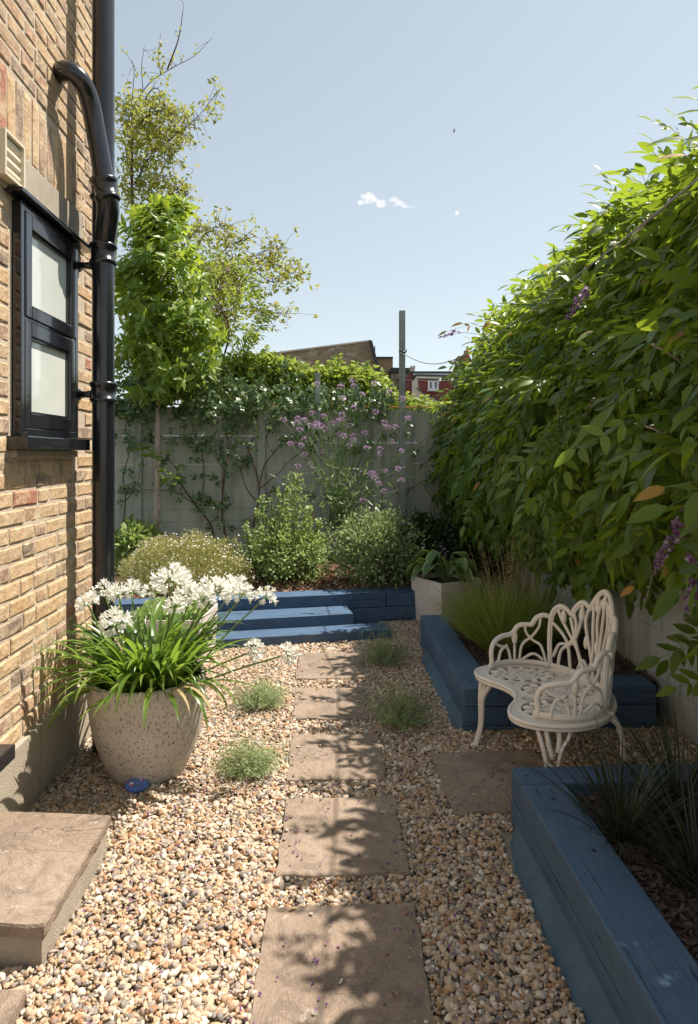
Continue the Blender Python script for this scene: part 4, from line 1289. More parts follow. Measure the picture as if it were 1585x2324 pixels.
# painted stone
stn = empty('painted_stone', PZ(311, 1782, .042) * 1.0, 'small blue painted pebble with two sailing boats leaning by the speckled pot', 'painted stone')
sc_ = stn.location.copy()
SR = Euler((R(38), 0, R(14))).to_matrix()
b = MB(); b.ellipsoid((0, 0, 0), (.058, .037, .022), None, 32, 16)
def stone_pt(u, v, lift=.0006):
    zz = .022 * math.sqrt(max(0, 1 - (u / .058) ** 2 - (v / .037) ** 2))
    return sc_ + SR @ Vector((u, v, zz + lift))
b.v = [tuple(sc_ + SR @ Vector(v)) for v in b.v]
b.build('pebble', M['bluestone'], stn, smooth=True)
def decal(name, polys, mat, lift=.0006):
    b = MB()
    for poly in polys:
        b.add([stone_pt(u, v, lift) for u, v in poly], [tuple(range(len(poly)))])
    return b.build(name, mat, stn, normals=False)
def boat(u, v, k):
    decal('sail', [[(u - .008 * k, v), (u - .001 * k, v), (u - .004 * k, v + .013 * k)], [(u + .001 * k, v), (u + .010 * k, v + .001), (u + .001 * k, v + .014 * k)]], M['white_paint'], .0009)
    decal('hull', [[(u - .009 * k, v - .001), (u - .006 * k, v - .006 * k), (u + .009 * k, v - .005 * k), (u + .011 * k, v)]], M['red_paint'], .0011)
boat(-.026, -.002, 1.15); boat(.019, .012, 1.0)
decal('wave_mark', [[(u, v), (u + .007, v + .002), (u + .007, v + .0035), (u, v + .0015)] for u, v in ((-.012, .010), (0, -.001), (.034, .002), (.036, .014), (-.004, .022))], M['white_paint'], .0009)
fc = bpy.data.curves.new('lettering', 'FONT'); fc.body = 'Nourahal'; fc.size = .0145; fc.align_x = 'CENTER'; fc.extrude = 0
fo = bpy.data.objects.new('lettering_source', fc); COL.objects.link(fo)
dg_ = bpy.context.evaluated_depsgraph_get(); lm = bpy.data.meshes.new_from_object(fo.evaluated_get(dg_)); COL.objects.unlink(fo); bpy.data.objects.remove(fo)
for v in lm.vertices:
    v.co = stone_pt(v.co.x + .008, v.co.y - .018, .0012)
lm.materials.clear(); lm.materials.append(M['ink']); lm.name = 'lettering'
link('lettering', lm, stn)

# ================================================================== SQUARE PLANTERS
def woven_box(c, w, h, rz, label, top_cut=.0, name='square_planter'):
    root = empty(name, (c[0], c[1], 0), label, 'planter', None, rz)
    b = MB()
    t = .012; h0 = w / 2
    # taper slightly to the foot
    f = .93
    o0 = [(-h0 * f, -h0 * f, 0), (h0 * f, -h0 * f, 0), (h0 * f, h0 * f, 0), (-h0 * f, h0 * f, 0)]
    o1 = [(-h0, -h0, h), (h0, -h0, h), (h0, h0, h), (-h0, h0, h)]
    i1 = [(x * (1 - 2 * t / w), y * (1 - 2 * t / w), h) for x, y, _ in o1]; i0 = [(x, y, h - .06) for x, y, _ in i1]
    b.add(o0 + o1 + i1 + i0, [(0, 1, 5, 4), (1, 2, 6, 5), (2, 3, 7, 6), (3, 0, 4, 7), (4, 5, 9, 8), (5, 6, 10, 9), (6, 7, 11, 10), (7, 4, 8, 11), (8, 9, 13, 12), (9, 10, 14, 13), (10, 11, 15, 14), (11, 8, 12, 15)])
    bo = bpy.data.objects.new('box', b.mesh('box', M['planter'])); COL.objects.link(bo); bo.parent = root
    # raised woven nubs on two visible sides: staggered chevron pads
    b = MB()
    rows, cols = 20, 20
    for side in range(2):
        for r in range(rows):
            for cidx in range(cols):
                u = (cidx + .5) / cols - .5; v = (r + .5) / rows
                k = (f + (1 - f) * v)
                x = u * w * k; y = -h0 * k; z = v * h * .985
                s = 1 if (r + cidx) % 2 else -1
                dx = w / cols * .46; dz = h / rows * .46
                pts = [(x - dx, y, z - dz * .2 - s * dz * .5), (x, y - .007, z - dz * .3), (x + dx, y, z - dz * .2 + s * dz * .5), (x, y - .002, z + dz * .9), (x, y - .002, z - dz)]
                if side: pts = [(py_, -px__, pz) for px__, py_, pz in pts]
                b.add(pts, [(0, 1, 3), (1, 2, 3), (0, 4, 1), (4, 2, 1)])
    wo = bpy.data.objects.new('woven_relief', b.mesh('woven_relief', M['planter'])); COL.objects.link(wo); wo.parent = root; wo['kind'] = 'stuff'
    b = MB(); b.add([(x, y, h - .05) for x, y, _ in i1], [(0, 1, 2, 3)])
    s_ = bpy.data.objects.new('soil', b.mesh('soil', M['soil'])); COL.objects.link(s_); s_.parent = root
    return root
hp0 = PT(1002, 1325, 6.12)          # its front corner
hpr = PT(1120, 1319, 6.45); hz_ = hp0.z
wv_ = .50
ang = math.atan2(hpr.y - hp0.y, hpr.x - hp0.x)
cc = hp0 + Vector((cos(ang) * wv_ / 2 - sin(ang) * wv_ / 2, sin(ang) * wv_ / 2 + cos(ang) * wv_ / 2, 0))
hp = woven_box(cc, wv_, hz_, ang, 'pale square woven-pattern planter with a hosta, behind the middle blue bed')
# hosta
hosta = empty('hosta', (cc.x, cc.y, hz_ - .05), 'blue-green hosta with yellow leaf margins in the pale square planter', 'plant')
def hosta_leaf(i):
    g = np.random.default_rng(60 + i)
    vs = []; fs = []; n = 9; L = g.uniform(.20, .27); w = L * .36
    nx = 9
    for a in range(n + 1):
        t = a / n
        ww = w * math.sin(pi * min(1, t * .93 + .07)) ** .75 * (1 - .2 * t) if t < 1 else .002
        for j in range(nx):
            u = j / (nx - 1) * 2 - 1
            z = .05 * sin(t * 2.2) - .24 * L * t * t * 2 + abs(u) * ww * .45 + .003 * cos(u * 14) + .006 * sin(t * 13 + u * 2)
            vs.append((t * L, u * ww, z))
    mi = []
    for a in range(n):
        for j in range(nx - 1):
            fs.append((a * nx + j, (a + 1) * nx + j, (a + 1) * nx + j + 1, a * nx + j + 1)); mi.append(1 if j in (0, nx - 2) else 0)
    me = bpy.data.meshes.new('leaf'); me.from_pydata(vs, [], fs); me.materials.append(M['leaf_hosta']); me.materials.append(M['leaf_hosta2'])
    me.polygons.foreach_set('material_index', mi); me.polygons.foreach_set('use_smooth', [True] * len(fs)); me.update(); return me
hv = [hosta_leaf(i) for i in range(6)]
random.seed(12)
for i in range(34):
    az = random.uniform(0, 2 * pi); r0 = random.uniform(.06, .24); zz = .06 + .24 * (1 - r0 / .26) + random.uniform(0, .06)
    b = MB(); st_ = [Vector((0, 0, 0)), Vector((r0 * .5 * cos(az), r0 * .5 * sin(az), zz * .7)), Vector((r0 * cos(az), r0 * sin(az), zz))]
    b.tube(st_, .004, 5); so2 = bpy.data.objects.new('stalk', b.mesh('stalk', M['stem'])); COL.objects.link(so2); so2.parent = hosta
    o = bpy.data.objects.new('leaf', random.choice(hv)); COL.objects.link(o); o.parent = hosta
    o.location = st_[2]; o.rotation_euler = (random.uniform(-.3, .3), random.uniform(-.1, .45), az + random.uniform(-.3, .3)); s = random.uniform(.8, 1.15); o.scale = (s, s, s)
for (x, y) in ((997, 1232), (1060, 1260), (1010, 1240)):
    c = PT(x, y, 6.3); b = MB(); base = Vector((cc.x, cc.y, hz_)); b.tube([base, (base + c) / 2 + Vector((.02, 0, .03)), c], .003, 5); b.build('flower_stalk', M['twig'], hosta)
    pp = [c + Vector((random.gauss(0, .012), random.gauss(0, .01), -k * .012)) for k in range(9)]
    link('flower', scatter([tuple(p) for p in pp], randdirs(9, -.5), randdirs(9), .03, T_petal(.25), M['wist'], 'flower'), hosta)

wp = PT(388, 1400, 5.05)
wpl = woven_box((wp.x, wp.y + .1), .58, wp.z + .02, R(-4), 'pale square planter half hidden behind the agapanthus')

ph = empty('planter_herb', (wp.x, wp.y + .1, wp.z - .03), 'low green and purple herb filling the pale planter behind the agapanthus', 'plant')
n = 2600
P = np.stack([rng.uniform(-.25, .25, n) + wp.x, rng.uniform(-.25, .25, n) + wp.y + .1, wp.z - .03 + rng.uniform(0, .10, n)], 1)
o = link('foliage', scatter(P, randdirs(n, .6), randdirs(n, .3), rng.uniform(.02, .05, n), T_leaf(.3, .06, .2), M['leaf_priv'], 'foliage'), ph); o['kind'] = 'stuff'
n = 160
P = np.stack([rng.uniform(-.9, 1.6, n), rng.uniform(1.5, 5.5, n), np.full(n, .03)], 1)
P = P[~(((P[:, 0] > BX - .1) & (P[:, 1] < NY1)) | ((P[:, 0] > BX - .1) & (P[:, 1] > MY0)))]
o = link('fallen_leaves', scatter(P, randdirs(len(P)) * [1, 1, .2], randdirs(len(P), 1.6), rng.uniform(.018, .045, len(P)), T_leaf(.22, .15, .3), M['straw'], 'fallen_leaves'))
tag(o, 'dry tan leaves and bits of litter scattered over the gravel', 'leaf litter', kind='stuff')
# ================================================================== SMALL CLUMPS
def lavender(x, y, wpx, hpx, label, seed, flower=.35, name='lavender_plant'):
    p = PZ(x, y, .01); t = p.x * sin(YAW) + p.y * cos(YAW)
    rw = wpx / FPX * t / 2; hh = hpx / FPX * t
    root = empty(name, (p.x, p.y, 0), label, 'plant', 'silvery clumps growing in the gravel')
    n = 340
    g = rng
    az = g.uniform(0, 2 * pi, n); k = g.random(n) ** .6
    roots = np.stack([p.x + np.cos(az) * k * rw * .35, p.y + np.sin(az) * k * rw * .35, np.full(n, .005)], 1)
    lean = k * .95 + g.normal(size=n) * .12
    ln = (hh * .95 * (1 - k) + rw * 1.15 * k) * g.uniform(.6, 1.05, n)
    # stems with needle leaves
    h = np.stack([np.cos(az) * np.sin(lean), np.sin(az) * np.sin(lean), np.cos(lean)], 1)
    P, F, N, S = [], [], [], []
    for i in range(n):
        m = 11
        tt_ = np.linspace(.25, 1.0, m)
        pts = roots[i] + h[i] * ln[i] * tt_[:, None] + np.array([0, 0, -.02]) * (tt_[:, None] ** 2)
        a = np.arange(m) * 2.4 + g.random() * 6
        e1 = np.cross(h[i], [0, 0, 1.0]); e1 /= np.linalg.norm(e1) + 1e-6; e2 = np.cross(h[i], e1)
        d = h[i] * .8 + np.cos(a)[:, None] * e1 + np.sin(a)[:, None] * e2 
        P.append(pts); F.append(d); N.append(np.repeat(h[i][None], m, 0)); S.append(np.full(m, .022) * g.uniform(.7, 1.25, m))
    P = np.concatenate(P); F = np.concatenate(F); N = np.concatenate(N); S = np.concatenate(S)
    o = link('foliage', scatter(P, F, N, S, T_small(), M['leaf_lav'], 'foliage', width=np.full(len(P), .38)), root); o['kind'] = 'stuff'
    m = int(46 * flower) + 4
    az = g.uniform(0, 2 * pi, m); ln = hh * g.uniform(1.1, 1.7, m); lean = g.uniform(.05, .8, m)
    rts = np.tile([p.x, p.y, .02], (m, 1))
    st_ = link('flower_stems', blades(rts, az, lean, ln, np.full(m, .0022), g.uniform(-.2, .3, m), 5, M['erig'], 'flower_stems'), root)
    tips = rts + np.stack([np.cos(az) * np.sin(lean), np.sin(az) * np.sin(lean), np.cos(lean)], 1) * ln[:, None]
    PP = np.repeat(tips, 9, 0) + g.normal(size=(m * 9, 3)) * [.004, .004, .014]
    o = link('flower_spikes', scatter(PP, randdirs(m * 9, .6), randdirs(m * 9), .010, T_small(), M['leaf_hebe'], 'flower_spikes'), root); o['kind'] = 'stuff'
lavender(872, 1505, 118, 50, 'silvery lavender clump right of the farthest stepping slab, with tall buff seed heads', 1, 1.2)
lavender(912, 1642, 165, 72, 'widest lavender clump, right of the fourth slab next to the middle blue bed', 2, .8)
lavender(590, 1603, 125, 62, 'lavender clump left of the path between the speckled pot and the fourth slab', 3, .3)
lavender(565, 1752, 155, 68, 'fine-leaved clump left of the path near the third slab', 4, .4)

# ================================================================== FEATHERY GRASS (middle bed)
def tuft(cx_, cy_, z, n, L, W_, lean_max, droop, mats, spread, name='blades', seg=6, mi=None, fold=.2):
    g = rng
    az = g.uniform(0, 2 * pi, n); k = g.random(n) ** .6
    roots = np.stack([cx_ + np.cos(az) * k * spread, cy_ + np.sin(az) * k * spread, np.full(n, z)], 1)
    return blades(roots, az + g.normal(size=n) * .3, k * lean_max + np.abs(g.normal(size=n)) * .05, L * g.uniform(.55, 1.1, n), W_ * g.uniform(.7, 1.2, n), droop * g.uniform(.4, 1.4, n), seg, mats, name, fold=fold, mi=mi)
gp = PT(1130, 1470, 4.75)
tg = empty('ornamental_grass', (1.38, gp.y, .22), 'feathery green ornamental grass with straw seed stalks in the middle blue bed', 'plant')
for dx, dy, n_ in ((0, 0, 1500), (.30, .12, 900), (-.05, .32, 800)):
    o = link('blades', tuft(1.33 + dx, gp.y + dy, .215, n_, .60, .0046, .80, .75, M['leaf_grass'], .12), tg); o['kind'] = 'stuff'
o = link('seed_stalks', tuft(1.42, gp.y + .1,   .22, 46, 1.0, .003, .42, .25, M['straw'], .12, 'seed_stalks'), tg)
g = rng; PP = []
for i in range(46):
    az, ln_, L_ = g.uniform(0, 2 * pi), g.uniform(.02, .42), g.uniform(.66, .95)
    d = np.array([cos(az) * sin(ln_), sin(az) * sin(ln_), cos(ln_)])
    b0 = np.array([1.42, gp.y + .1, .22])
    for s in np.linspace(.62, 1.0, 16): PP.append(b0 + d * L_ * s + g.normal(size=3) * .003)
o = link('seed_heads', scatter(PP, randdirs(len(PP), 1.2), randdirs(len(PP)), .013, T_small(), M['straw'], 'seed_heads'), tg); o['kind'] = 'stuff'

# ================================================================== BLACK GRASS (near bed)
spots = [(1.14, 2.42, 'upright black grass tuft nearest the bench end of the near bed', .9), (1.42, 2.50, 'black grass tuft behind the first, against the far timber of the near bed', 1.0), (1.68, 2.38, 'black grass tuft against the fence end of the near bed', 1.0),
         (1.27, 2.12, 'black grass tuft overhanging the blue timber in the middle of the near bed', .95), (1.55, 2.02, 'largest black grass tuft at the right edge of the picture', 1.1), (1.32, 1.72, 'lowest black grass tuft, in the near bed above the bottom right corner', .8)]
for i, (x, y, lab, k) in enumerate(spots):
    r_ = empty('black_grass', (x, y, .2), lab, 'plant', 'black grass tufts in the near bed')
    o = link('blades', tuft(x, y, .21, 95, .47 * k, .010, .85, .85, M['leaf_mondo'], .06, 'blades', 8), r_); o['kind'] = 'stuff'
    
# ================================================================== BENCH
BO = Vector((1.165, 3.40, 0)); BRZ = R(3)
bench = empty('garden_bench', BO, 'cream cast metal bench with openwork back and seat, in front of the middle blue bed', 'bench', None, BRZ)
SZ = .425
def lk(mb, name, parent=bench, smooth=True, local=True):
    me = mb.mesh(name, M['bench'], smooth)
    bm = bmesh.new(); bm.from_mesh(me); bmesh.ops.recalc_face_normals(bm, faces=bm.faces[:]); bm.to_mesh(me); bm.free()
    o = bpy.data.objects.new(name, me); COL.objects.link(o); o.parent = parent; return o
# local frame: -x is the front, y along the length.  seat outline
outl = [(-.13, .43), (-.235, .375), (-.268, .29), (-.24, .20), (-.175, .10), (-.15, 0), (-.175, -.10), (-.24, -.20), (-.268, -.29), (-.235, -.375), (-.13, -.43),
        (.01, -.442), (.15, -.39), (.27, -.27), (.34, -.13), (.36, 0), (.34, .13), (.27, .27), (.15, .39), (.01, .442)]
O2 = [Vector((x, y, 0)) for x, y in outl]
loop = []
n_ = len(O2)
for i in range(n_):
    a, b_, c, d = O2[i - 1], O2[i], O2[(i + 1) % n_], O2[(i + 2) % n_]
    for j in range(5):
        t = j / 5
        loop.append(.5 * ((2 * b_) + (c - a) * t + (2 * a - 5 * b_ + 4 * c - d) * t * t + (3 * b_ - a - 3 * c + d) * t ** 3))
holes = [((-.005, .262), (.195, .137)), ((.095, -.0), (.20, .122)), ((-.005, -.262), (.195, .137))]
def ell(c, r, n=40): return [Vector((c[0] + r[0] * cos(2 * pi * k / n), c[1] + r[1] * sin(2 * pi * k / n), 0)) for k in range(n)]
hl = [ell(c, r) for c, r in holes]
tri = tessellate_polygon([loop] + [list(reversed(h)) for h in hl])
allp = loop + [p for h in hl for p in reversed(h)]
b = MB()
m_ = len(allp)
vs = [(p.x, p.y, SZ) for p in allp] + [(p.x, p.y, SZ - .016) for p in allp]
fs = [tuple(t) for t in tri] + [tuple(reversed([i + m_ for i in t])) for t in tri]
off = 0
for lp in [loop] + hl:
    k = len(lp); fs += [(off + i, off + (i + 1) % k, off + (i + 1) % k + m_, off + i + m_) for i in range(k)]; off += k
b.add(vs, fs)
seat = lk(b, 'seat', smooth=False)
b = MB(); b.tube([p + Vector((0, 0, SZ - .006)) for p in loop + loop[:1]], .011, 8, cap=False); b.tube([Vector((p.x * .985, p.y * .985, SZ - .024)) for p in loop + loop[:1]], .010, 8, cap=False)
lk(b, 'rim', seat)
b = MB()
for c, r in holes: b.tube([Vector((p.x, p.y, SZ + .001)) for p in ell(c, (r[0] + .004, r[1] + .004)) + ell(c, (r[0] + .004, r[1] + .004))[:1]], .004, 6, cap=False)
lk(b, 'ring', seat)
for c, r in holes:
    b = MB()
    def E(a, k): return Vector((c[0] + r[0] * k * cos(a), c[1] + r[1] * k * sin(a), SZ - .006))
    N_ = 14
    for i in range(N_):
        a = 2 * pi * i / N_
        p0, p1 = E(a, .62), E(a, 1.0); d = p1 - p0
        rot = Matrix.Rotation(math.atan2(d.y, d.x), 3, 'Z')
        b.ellipsoid((p0 + p1) / 2, (d.length * .52, .0165, .011), rot, 10, 6)
        b.ellipsoid((p0 + p1) / 2 + Vector((0, 0, .006)), (d.length * .40, .006, .008), rot, 8, 5)
    for k0, k1, cnt, ph in ((.46, .62, 7, 0), (.24, .46, 7, .45)):
        for i in range(cnt):
            a0 = 2 * pi * i / cnt + ph
            pts = [E(a0 + (2 * pi / cnt) * s, k0 + (k1 - k0) * sin(pi * s)) for s in np.linspace(-.15, 1.15, 9)]
            b.tube(pts, .0075, 6)
            b.tube([E(a0 + .1, k0 * .9), E(a0 + .5, k1)], .0065, 6)
    b.tube([E(a, .60) for a in np.linspace(0, 2 * pi, 33)], .008, 6, cap=False)
    b.tube([E(a, .22) for a in np.linspace(0, 2 * pi, 17)], .008, 6, cap=False)
    for i in range(5): b.tube([E(i * 1.257, 0), E(i * 1.257 + .3, .3)], .008, 6)
    b.ellipsoid(E(0, 0), (.016, .014, .012))
    lk(b, 'medallion', seat)
b = MB()
for (x0, y0), (x1, y1) in (((-.19, .135), (-.10, .12)), ((-.20, .15), (-.12, .09)), ((-.19, -.135), (-.10, -.12)), ((-.20, -.15), (-.12, -.09)), ((.22, .15), (.29, .17)), ((.2, .19), (.26, .22)), ((.22, -.15), (.29, -.17)), ((.2, -.19), (.26, -.22))):
    b.tube([(x0, y0, SZ + .001), (x1, y1, SZ + .001)], .005, 6)
lk(b, 'scroll', seat)
# backrest surface: s = signed length parameter in -1..1 over the back, |s|>1 arms
def W_(s, z):
    """point on the curved upright surface; s=+-1 back posts, s=+-2 front of arms"""
    A_ = {0: 0.0, .5: .46, 1: .93, 1.5: 1.42, 2: 2.02, 2.2: 2.25}
    ks = sorted(A_); a_s = abs(s)
    for i in range(len(ks) - 1):
        if a_s <= ks[i + 1]: break
    f_ = (a_s - ks[i]) / (ks[i + 1] - ks[i]); th = A_[ks[i]] + (A_[ks[i + 1]] - A_[ks[i]]) * f_
    th *= 1 if s >= 0 else -1
    lean = (z - SZ) * .10 * max(0.15, cos(th))
    ax_, ay_ = .315, .41
    return Vector(((ax_ + lean) * cos(th) - .0, (ay_ + lean) * sin(th), z))
def wt(mb, pts, r=.0095, flat=.8, k=5):
    c = catmull([W_(s, z) for s, z in pts], k); mb.tube(c, r, 8, flat=flat)
# lobed outer frame of the back
lob = [(-1.0, .44), (-1.02, .62), (-.98, .75), (-.86, .80), (-.74, .795), (-.64, .765), (-.60, .80), (-.50, .845), (-.40, .85), (-.32, .83), (-.27, .86), (-.14, .925), (0, .95), (.14, .925), (.27, .86), (.32, .83), (.40, .85), (.50, .845), (.60, .80), (.64, .765), (.74, .795), (.86, .80), (.98, .75), (1.02, .62), (1.0, .44)]
b = MB(); wt(b, lob, .0145, .9, 4); wt(b, [(s * .97, z - .012) for s, z in lob], .006, 1, 4)
back = lk(b, 'backrest')
b = MB(); bt = [(s, .447) for s in np.linspace(-1.0, 1.0, 15)]; wt(b, bt, .017, .6, 3); wt(b, [(s, z - .018) for s, z in bt], .012, .8, 3); lk(b, 'bottom_rail', back)
stalks = [
    [(-.30, .45), (-.52, .58), (-.80, .72), (-.88, .78)], [(-.35, .45), (-.55, .62), (-.66, .75)], [(-.62, .45), (-.70, .60), (-.90, .68), (-1.0, .70)], [(-.86, .45), (-.80, .55), (-.58, .62), (-.46, .76), (-.46, .84)],
    [(-.95, .50), (-.84, .58), (-.66, .60), (-.55, .70), (-.62, .79)], [(-.1, .45), (-.25, .60), (-.38, .74), (-.33, .83)], [(-.16, .45), (-.08, .62), (-.14, .78), (-.06, .90)],
    [(0, .45), (.02, .65), (.0, .85), (0, .94)], [(-.28, .45), (-.18, .58), (-.22, .72), (-.24, .85)], [(-.5, .45), (-.40, .53), (-.28, .50), (-.2, .45)],
    [(.3, .45), (.52, .58), (.80, .72), (.88, .78)], [(.35, .45), (.55, .62), (.66, .75)], [(.62, .45), (.70, .60), (.90, .68), (1.0, .70)], [(.86, .45), (.80, .55), (.58, .62), (.46, .76), (.46, .84)],
    [(.95, .50), (.84, .58), (.66, .60), (.55, .70), (.62, .79)], [(.1, .45), (.25, .60), (.38, .74), (.33, .83)], [(.16, .45), (.08, .62), (.14, .78), (.06, .90)], [(.28, .45), (.18, .58), (.22, .72), (.24, .85)], [(.5, .45), (.40, .53), (.28, .50), (.2, .45)],
]
b = MB()
for sdef in stalks: wt(b, sdef, .0105, .8, 5)
for s0, z0, z1, r0 in ((-.78, .70, .79, .018), (.78, .70, .79, .018), (-.46, .74, .83, .018), (.46, .74, .83, .018), (-.16, .82, .91, .016), (.16, .82, .91, .016), (0, .84, .93, .018), (-.34, .60, .68, .017), (.34, .60, .68, .017), (-.06, .55, .63, .016), (.1, .60, .68, .016)):
    b.tube([W_(s0, z0 + (z1 - z0) * q) for q in (0, .15, .4, .7, .9, 1)], [.007, r0 * .8, r0, r0 * .85, r0 * .5, .004], 10)
lk(b, 'back_tracery', back)
for sg in (-1, 1):
    b = MB()
    fr = [(1.02, .73), (1.12, .735), (1.24, .715), (1.32, .675), (1.38, .672), (1.55, .665), (1.64, .625), (1.70, .612), (1.85, .605), (2.0, .58), (2.07, .53), (2.06, .47), (2.08, .435)]
    wt(b, [(sg * s, z) for s, z in fr], .0145, .9, 4)
    wt(b, [(sg * s, .447) for s in np.linspace(1.0, 2.12, 9)], .017, .6, 3)
    arm = lk(b, 'armrest')
    b = MB()
    for sdef in ([(1.06, .45), (1.16, .55), (1.30, .58), (1.42, .62), (1.45, .67)], [(1.55, .45), (1.50, .55), (1.33, .60), (1.20, .66), (1.17, .72)], [(1.62, .45), (1.62, .58), (1.62, .63)],
                 [(1.68, .45), (1.74, .53), (1.88, .55), (2.0, .58)], [(1.92, .45), (1.86, .52), (1.74, .55)], [(1.55, .45), (1.30, .50), (1.12, .47)]):
        wt(b, [(sg * s, z) for s, z in sdef], .0085, .9, 5)
    b.tube([W_(sg * 1.62, z) for z in (.55, .57, .60, .625, .635)], [.007, .015, .019, .014, .006], 10)
    lk(b, 'arm_tracery', arm)
    for s_ in (1.0, 1.9):
        b = MB(); b.ellipsoid(W_(sg * s_, .455) + Vector((-.006, 0, 0)), (.014, .014, .013)); lk(b, 'bolt', arm)
    b = MB(); p = W_(sg * 1.03, .73); b.tube([p, p + Vector((.012, sg * .035, 0))], [.010, .008], 10); lk(b, 'bolt', arm)
def leg(px__, py__, ox, oy):
    """cabriole leg whose plane faces outwards"""
    top = Vector((px__, py__, SZ - .03)); out_ = Vector((ox, oy, 0))
    tan = Vector((-oy, ox, 0)).normalized()
    b = MB()
    def Pq(o_, t_, z): return top + out_ * o_ + tan * t_ + Vector((0, 0, z - top.z))
    b.tube(catmull([Pq(.0, -.075, .40), Pq(.02, -.062, .36), Pq(.035, -.035, .25), Pq(.04, -.018, .12), Pq(.075, -.012, .0)], 5), .0125, 8, flat=.75)
    b.tube(catmull([Pq(.0, .085, .40), Pq(.02, .075, .36), Pq(.038, .03, .28), Pq(.042, .018, .13), Pq(.075, .012, .0)], 5), .0125, 8, flat=.75)
    b.tube([Pq(0, -.085, .402), Pq(0, .095, .402)], .015, 8, flat=.8)
    b.tube(catmull([Pq(.012, -.03, .395), Pq(.028, -.022, .33), Pq(.036, -.004, .26)], 4), .0125, 8); b.tube(catmull([Pq(.012, .03, .395), Pq(.028, .028, .34), Pq(.034, .02, .29)], 4), .0125, 8)
    for z0, z1 in ((.24, .20), (.18, .215), (.15, .12), (.10, .135), (.085, .06)):
        b.tube([Pq(.04, -.03, z0), Pq(.04, .026, z1)], .006, 6)
    b.ellipsoid(Pq(.078, 0, .008), (.024, .024, .010), None, 12, 6)
    return lk(b, 'leg')
leg(-.20, .30, -1, -.02); leg(-.10, -.385, -.2, -.98); leg(.20, .26, 1.9, 1.2); leg(.235, -.25, 2.2, -.5)

# ================================================================== TREES, SHRUBS, CLIMBERS
def limb(mb, pts, r0, r1, n=8, k=5):
    c = catmull(pts, k); m = len(c)
    mb.tube(c, [r0 + (r1 - r0) * (i / (m - 1)) ** .8 for i in range(m)], n)
    return c

# --- slim standard tree with broad leaves
TT = 7.9
tree = empty('standard_tree', Vector((PT(350, 1290, TT).x, PT(350, 1290, TT).y, .3)), 'slim-trunked evergreen tree with a bright broad-leaved crown beside the drainpipe', 'tree')
b = MB()
tr_pts = [PT(350, 1300, TT), PT(352, 1240, TT), PT(357, 1130, TT), PT(359, 1000, TT), PT(358, 900, TT), PT(356, 780, TT), PT(352, 640, TT), PT(352, 540, TT)]
limb(b, tr_pts, .052, .018, 14, 8)
for yy, sx in ((1120, 1), (1060, -1), (1180, 1), (985, -1)):
    q = PT(358, yy, TT - .03); b.ellipsoid(q + Vector((.035 * sx, -.02, 0)), (.02, .02, .014))
b.build('trunk', M['bark'], tree, smooth=True)
b = MB(); tw_ends = []
random.seed(77)
cr_c = PT(362, 680, TT)
def in_crown(lim=1.0):
    """crown outline read off: wide at 640, narrow top at 450, flat foot at 905"""
    while True:
        y = random.uniform(452, 905)
        prof = [(440, 405, 25), (480, 380, 85), (540, 350, 120), (620, 345, 130), (700, 355, 128), (760, 380, 136), (830, 385, 128), (880, 370, 110), (915, 360, 70)]
        for (ya, ca, wa), (yb, cb_, wb) in zip(prof, prof[1:]):
            if ya <= y <= yb:
                f_ = (y - ya) / (yb - ya); c_ = ca + (cb_ - ca) * f_; w_ = wa + (wb - wa) * f_; break
        a = random.uniform(-1, 1); dd = random.uniform(-1, 1)
        if a * a + dd * dd < 1 and noise.noise(Vector((a * 1.8, dd * 1.8, y / 85))) > -.12 - .4 * (a * a + dd * dd < .3): break
    w_ *= 1 + .16 * noise.noise(Vector((y / 40, a * 2, dd)))
    return PT(c_ + a * w_, y, TT + dd * w_ / FPX * TT), a, dd, (y - 680) / 230
for i in range(120):
    q, a, dd, h_ = in_crown()
    zb = min(q.z - .15, PT(0, 520, TT).z); zb = max(zb - random.uniform(.1, .4), PT(0, 900, TT).z)
    s = Vector((PT(355, 700, TT).x, PT(355, 700, TT).y, zb))
    mid = (s + q) / 2 + Vector((0, 0, .06)); c = limb(b, [s, mid, q], .012, .003, 5, 3); tw_ends.append((q, (q - mid).normalized()))
b.build('branches', M['bark'], tree, smooth=True)
P, F, N, S = [], [], [], []
for i in range(640):
    if i < 120: q, d = tw_ends[i]
    else:
        q, a, dd, h_ = in_crown(); d = Vector((a * .8, dd * .8, random.uniform(-.2, .7) - h_ * .5)).normalized()
    m = random.randint(6, 9)
    for k in range(m):
        a = 2.4 * k + random.random()
        e1 = d.orthogonal().normalized(); e2 = d.cross(e1)
        f_ = (d * .55 + (e1 * cos(a) + e2 * sin(a)) * .9 + Vector((0, 0, -.15)))
        P.append(tuple(q - d * .02 * k)); F.append(tuple(f_)); N.append(tuple(d + Vector((0, 0, .5)) + Vector((random.gauss(0, .3),) * 3))); S.append(random.uniform(.11, .18))
P, F, N, S = map(np.array, (P, F, N, S))
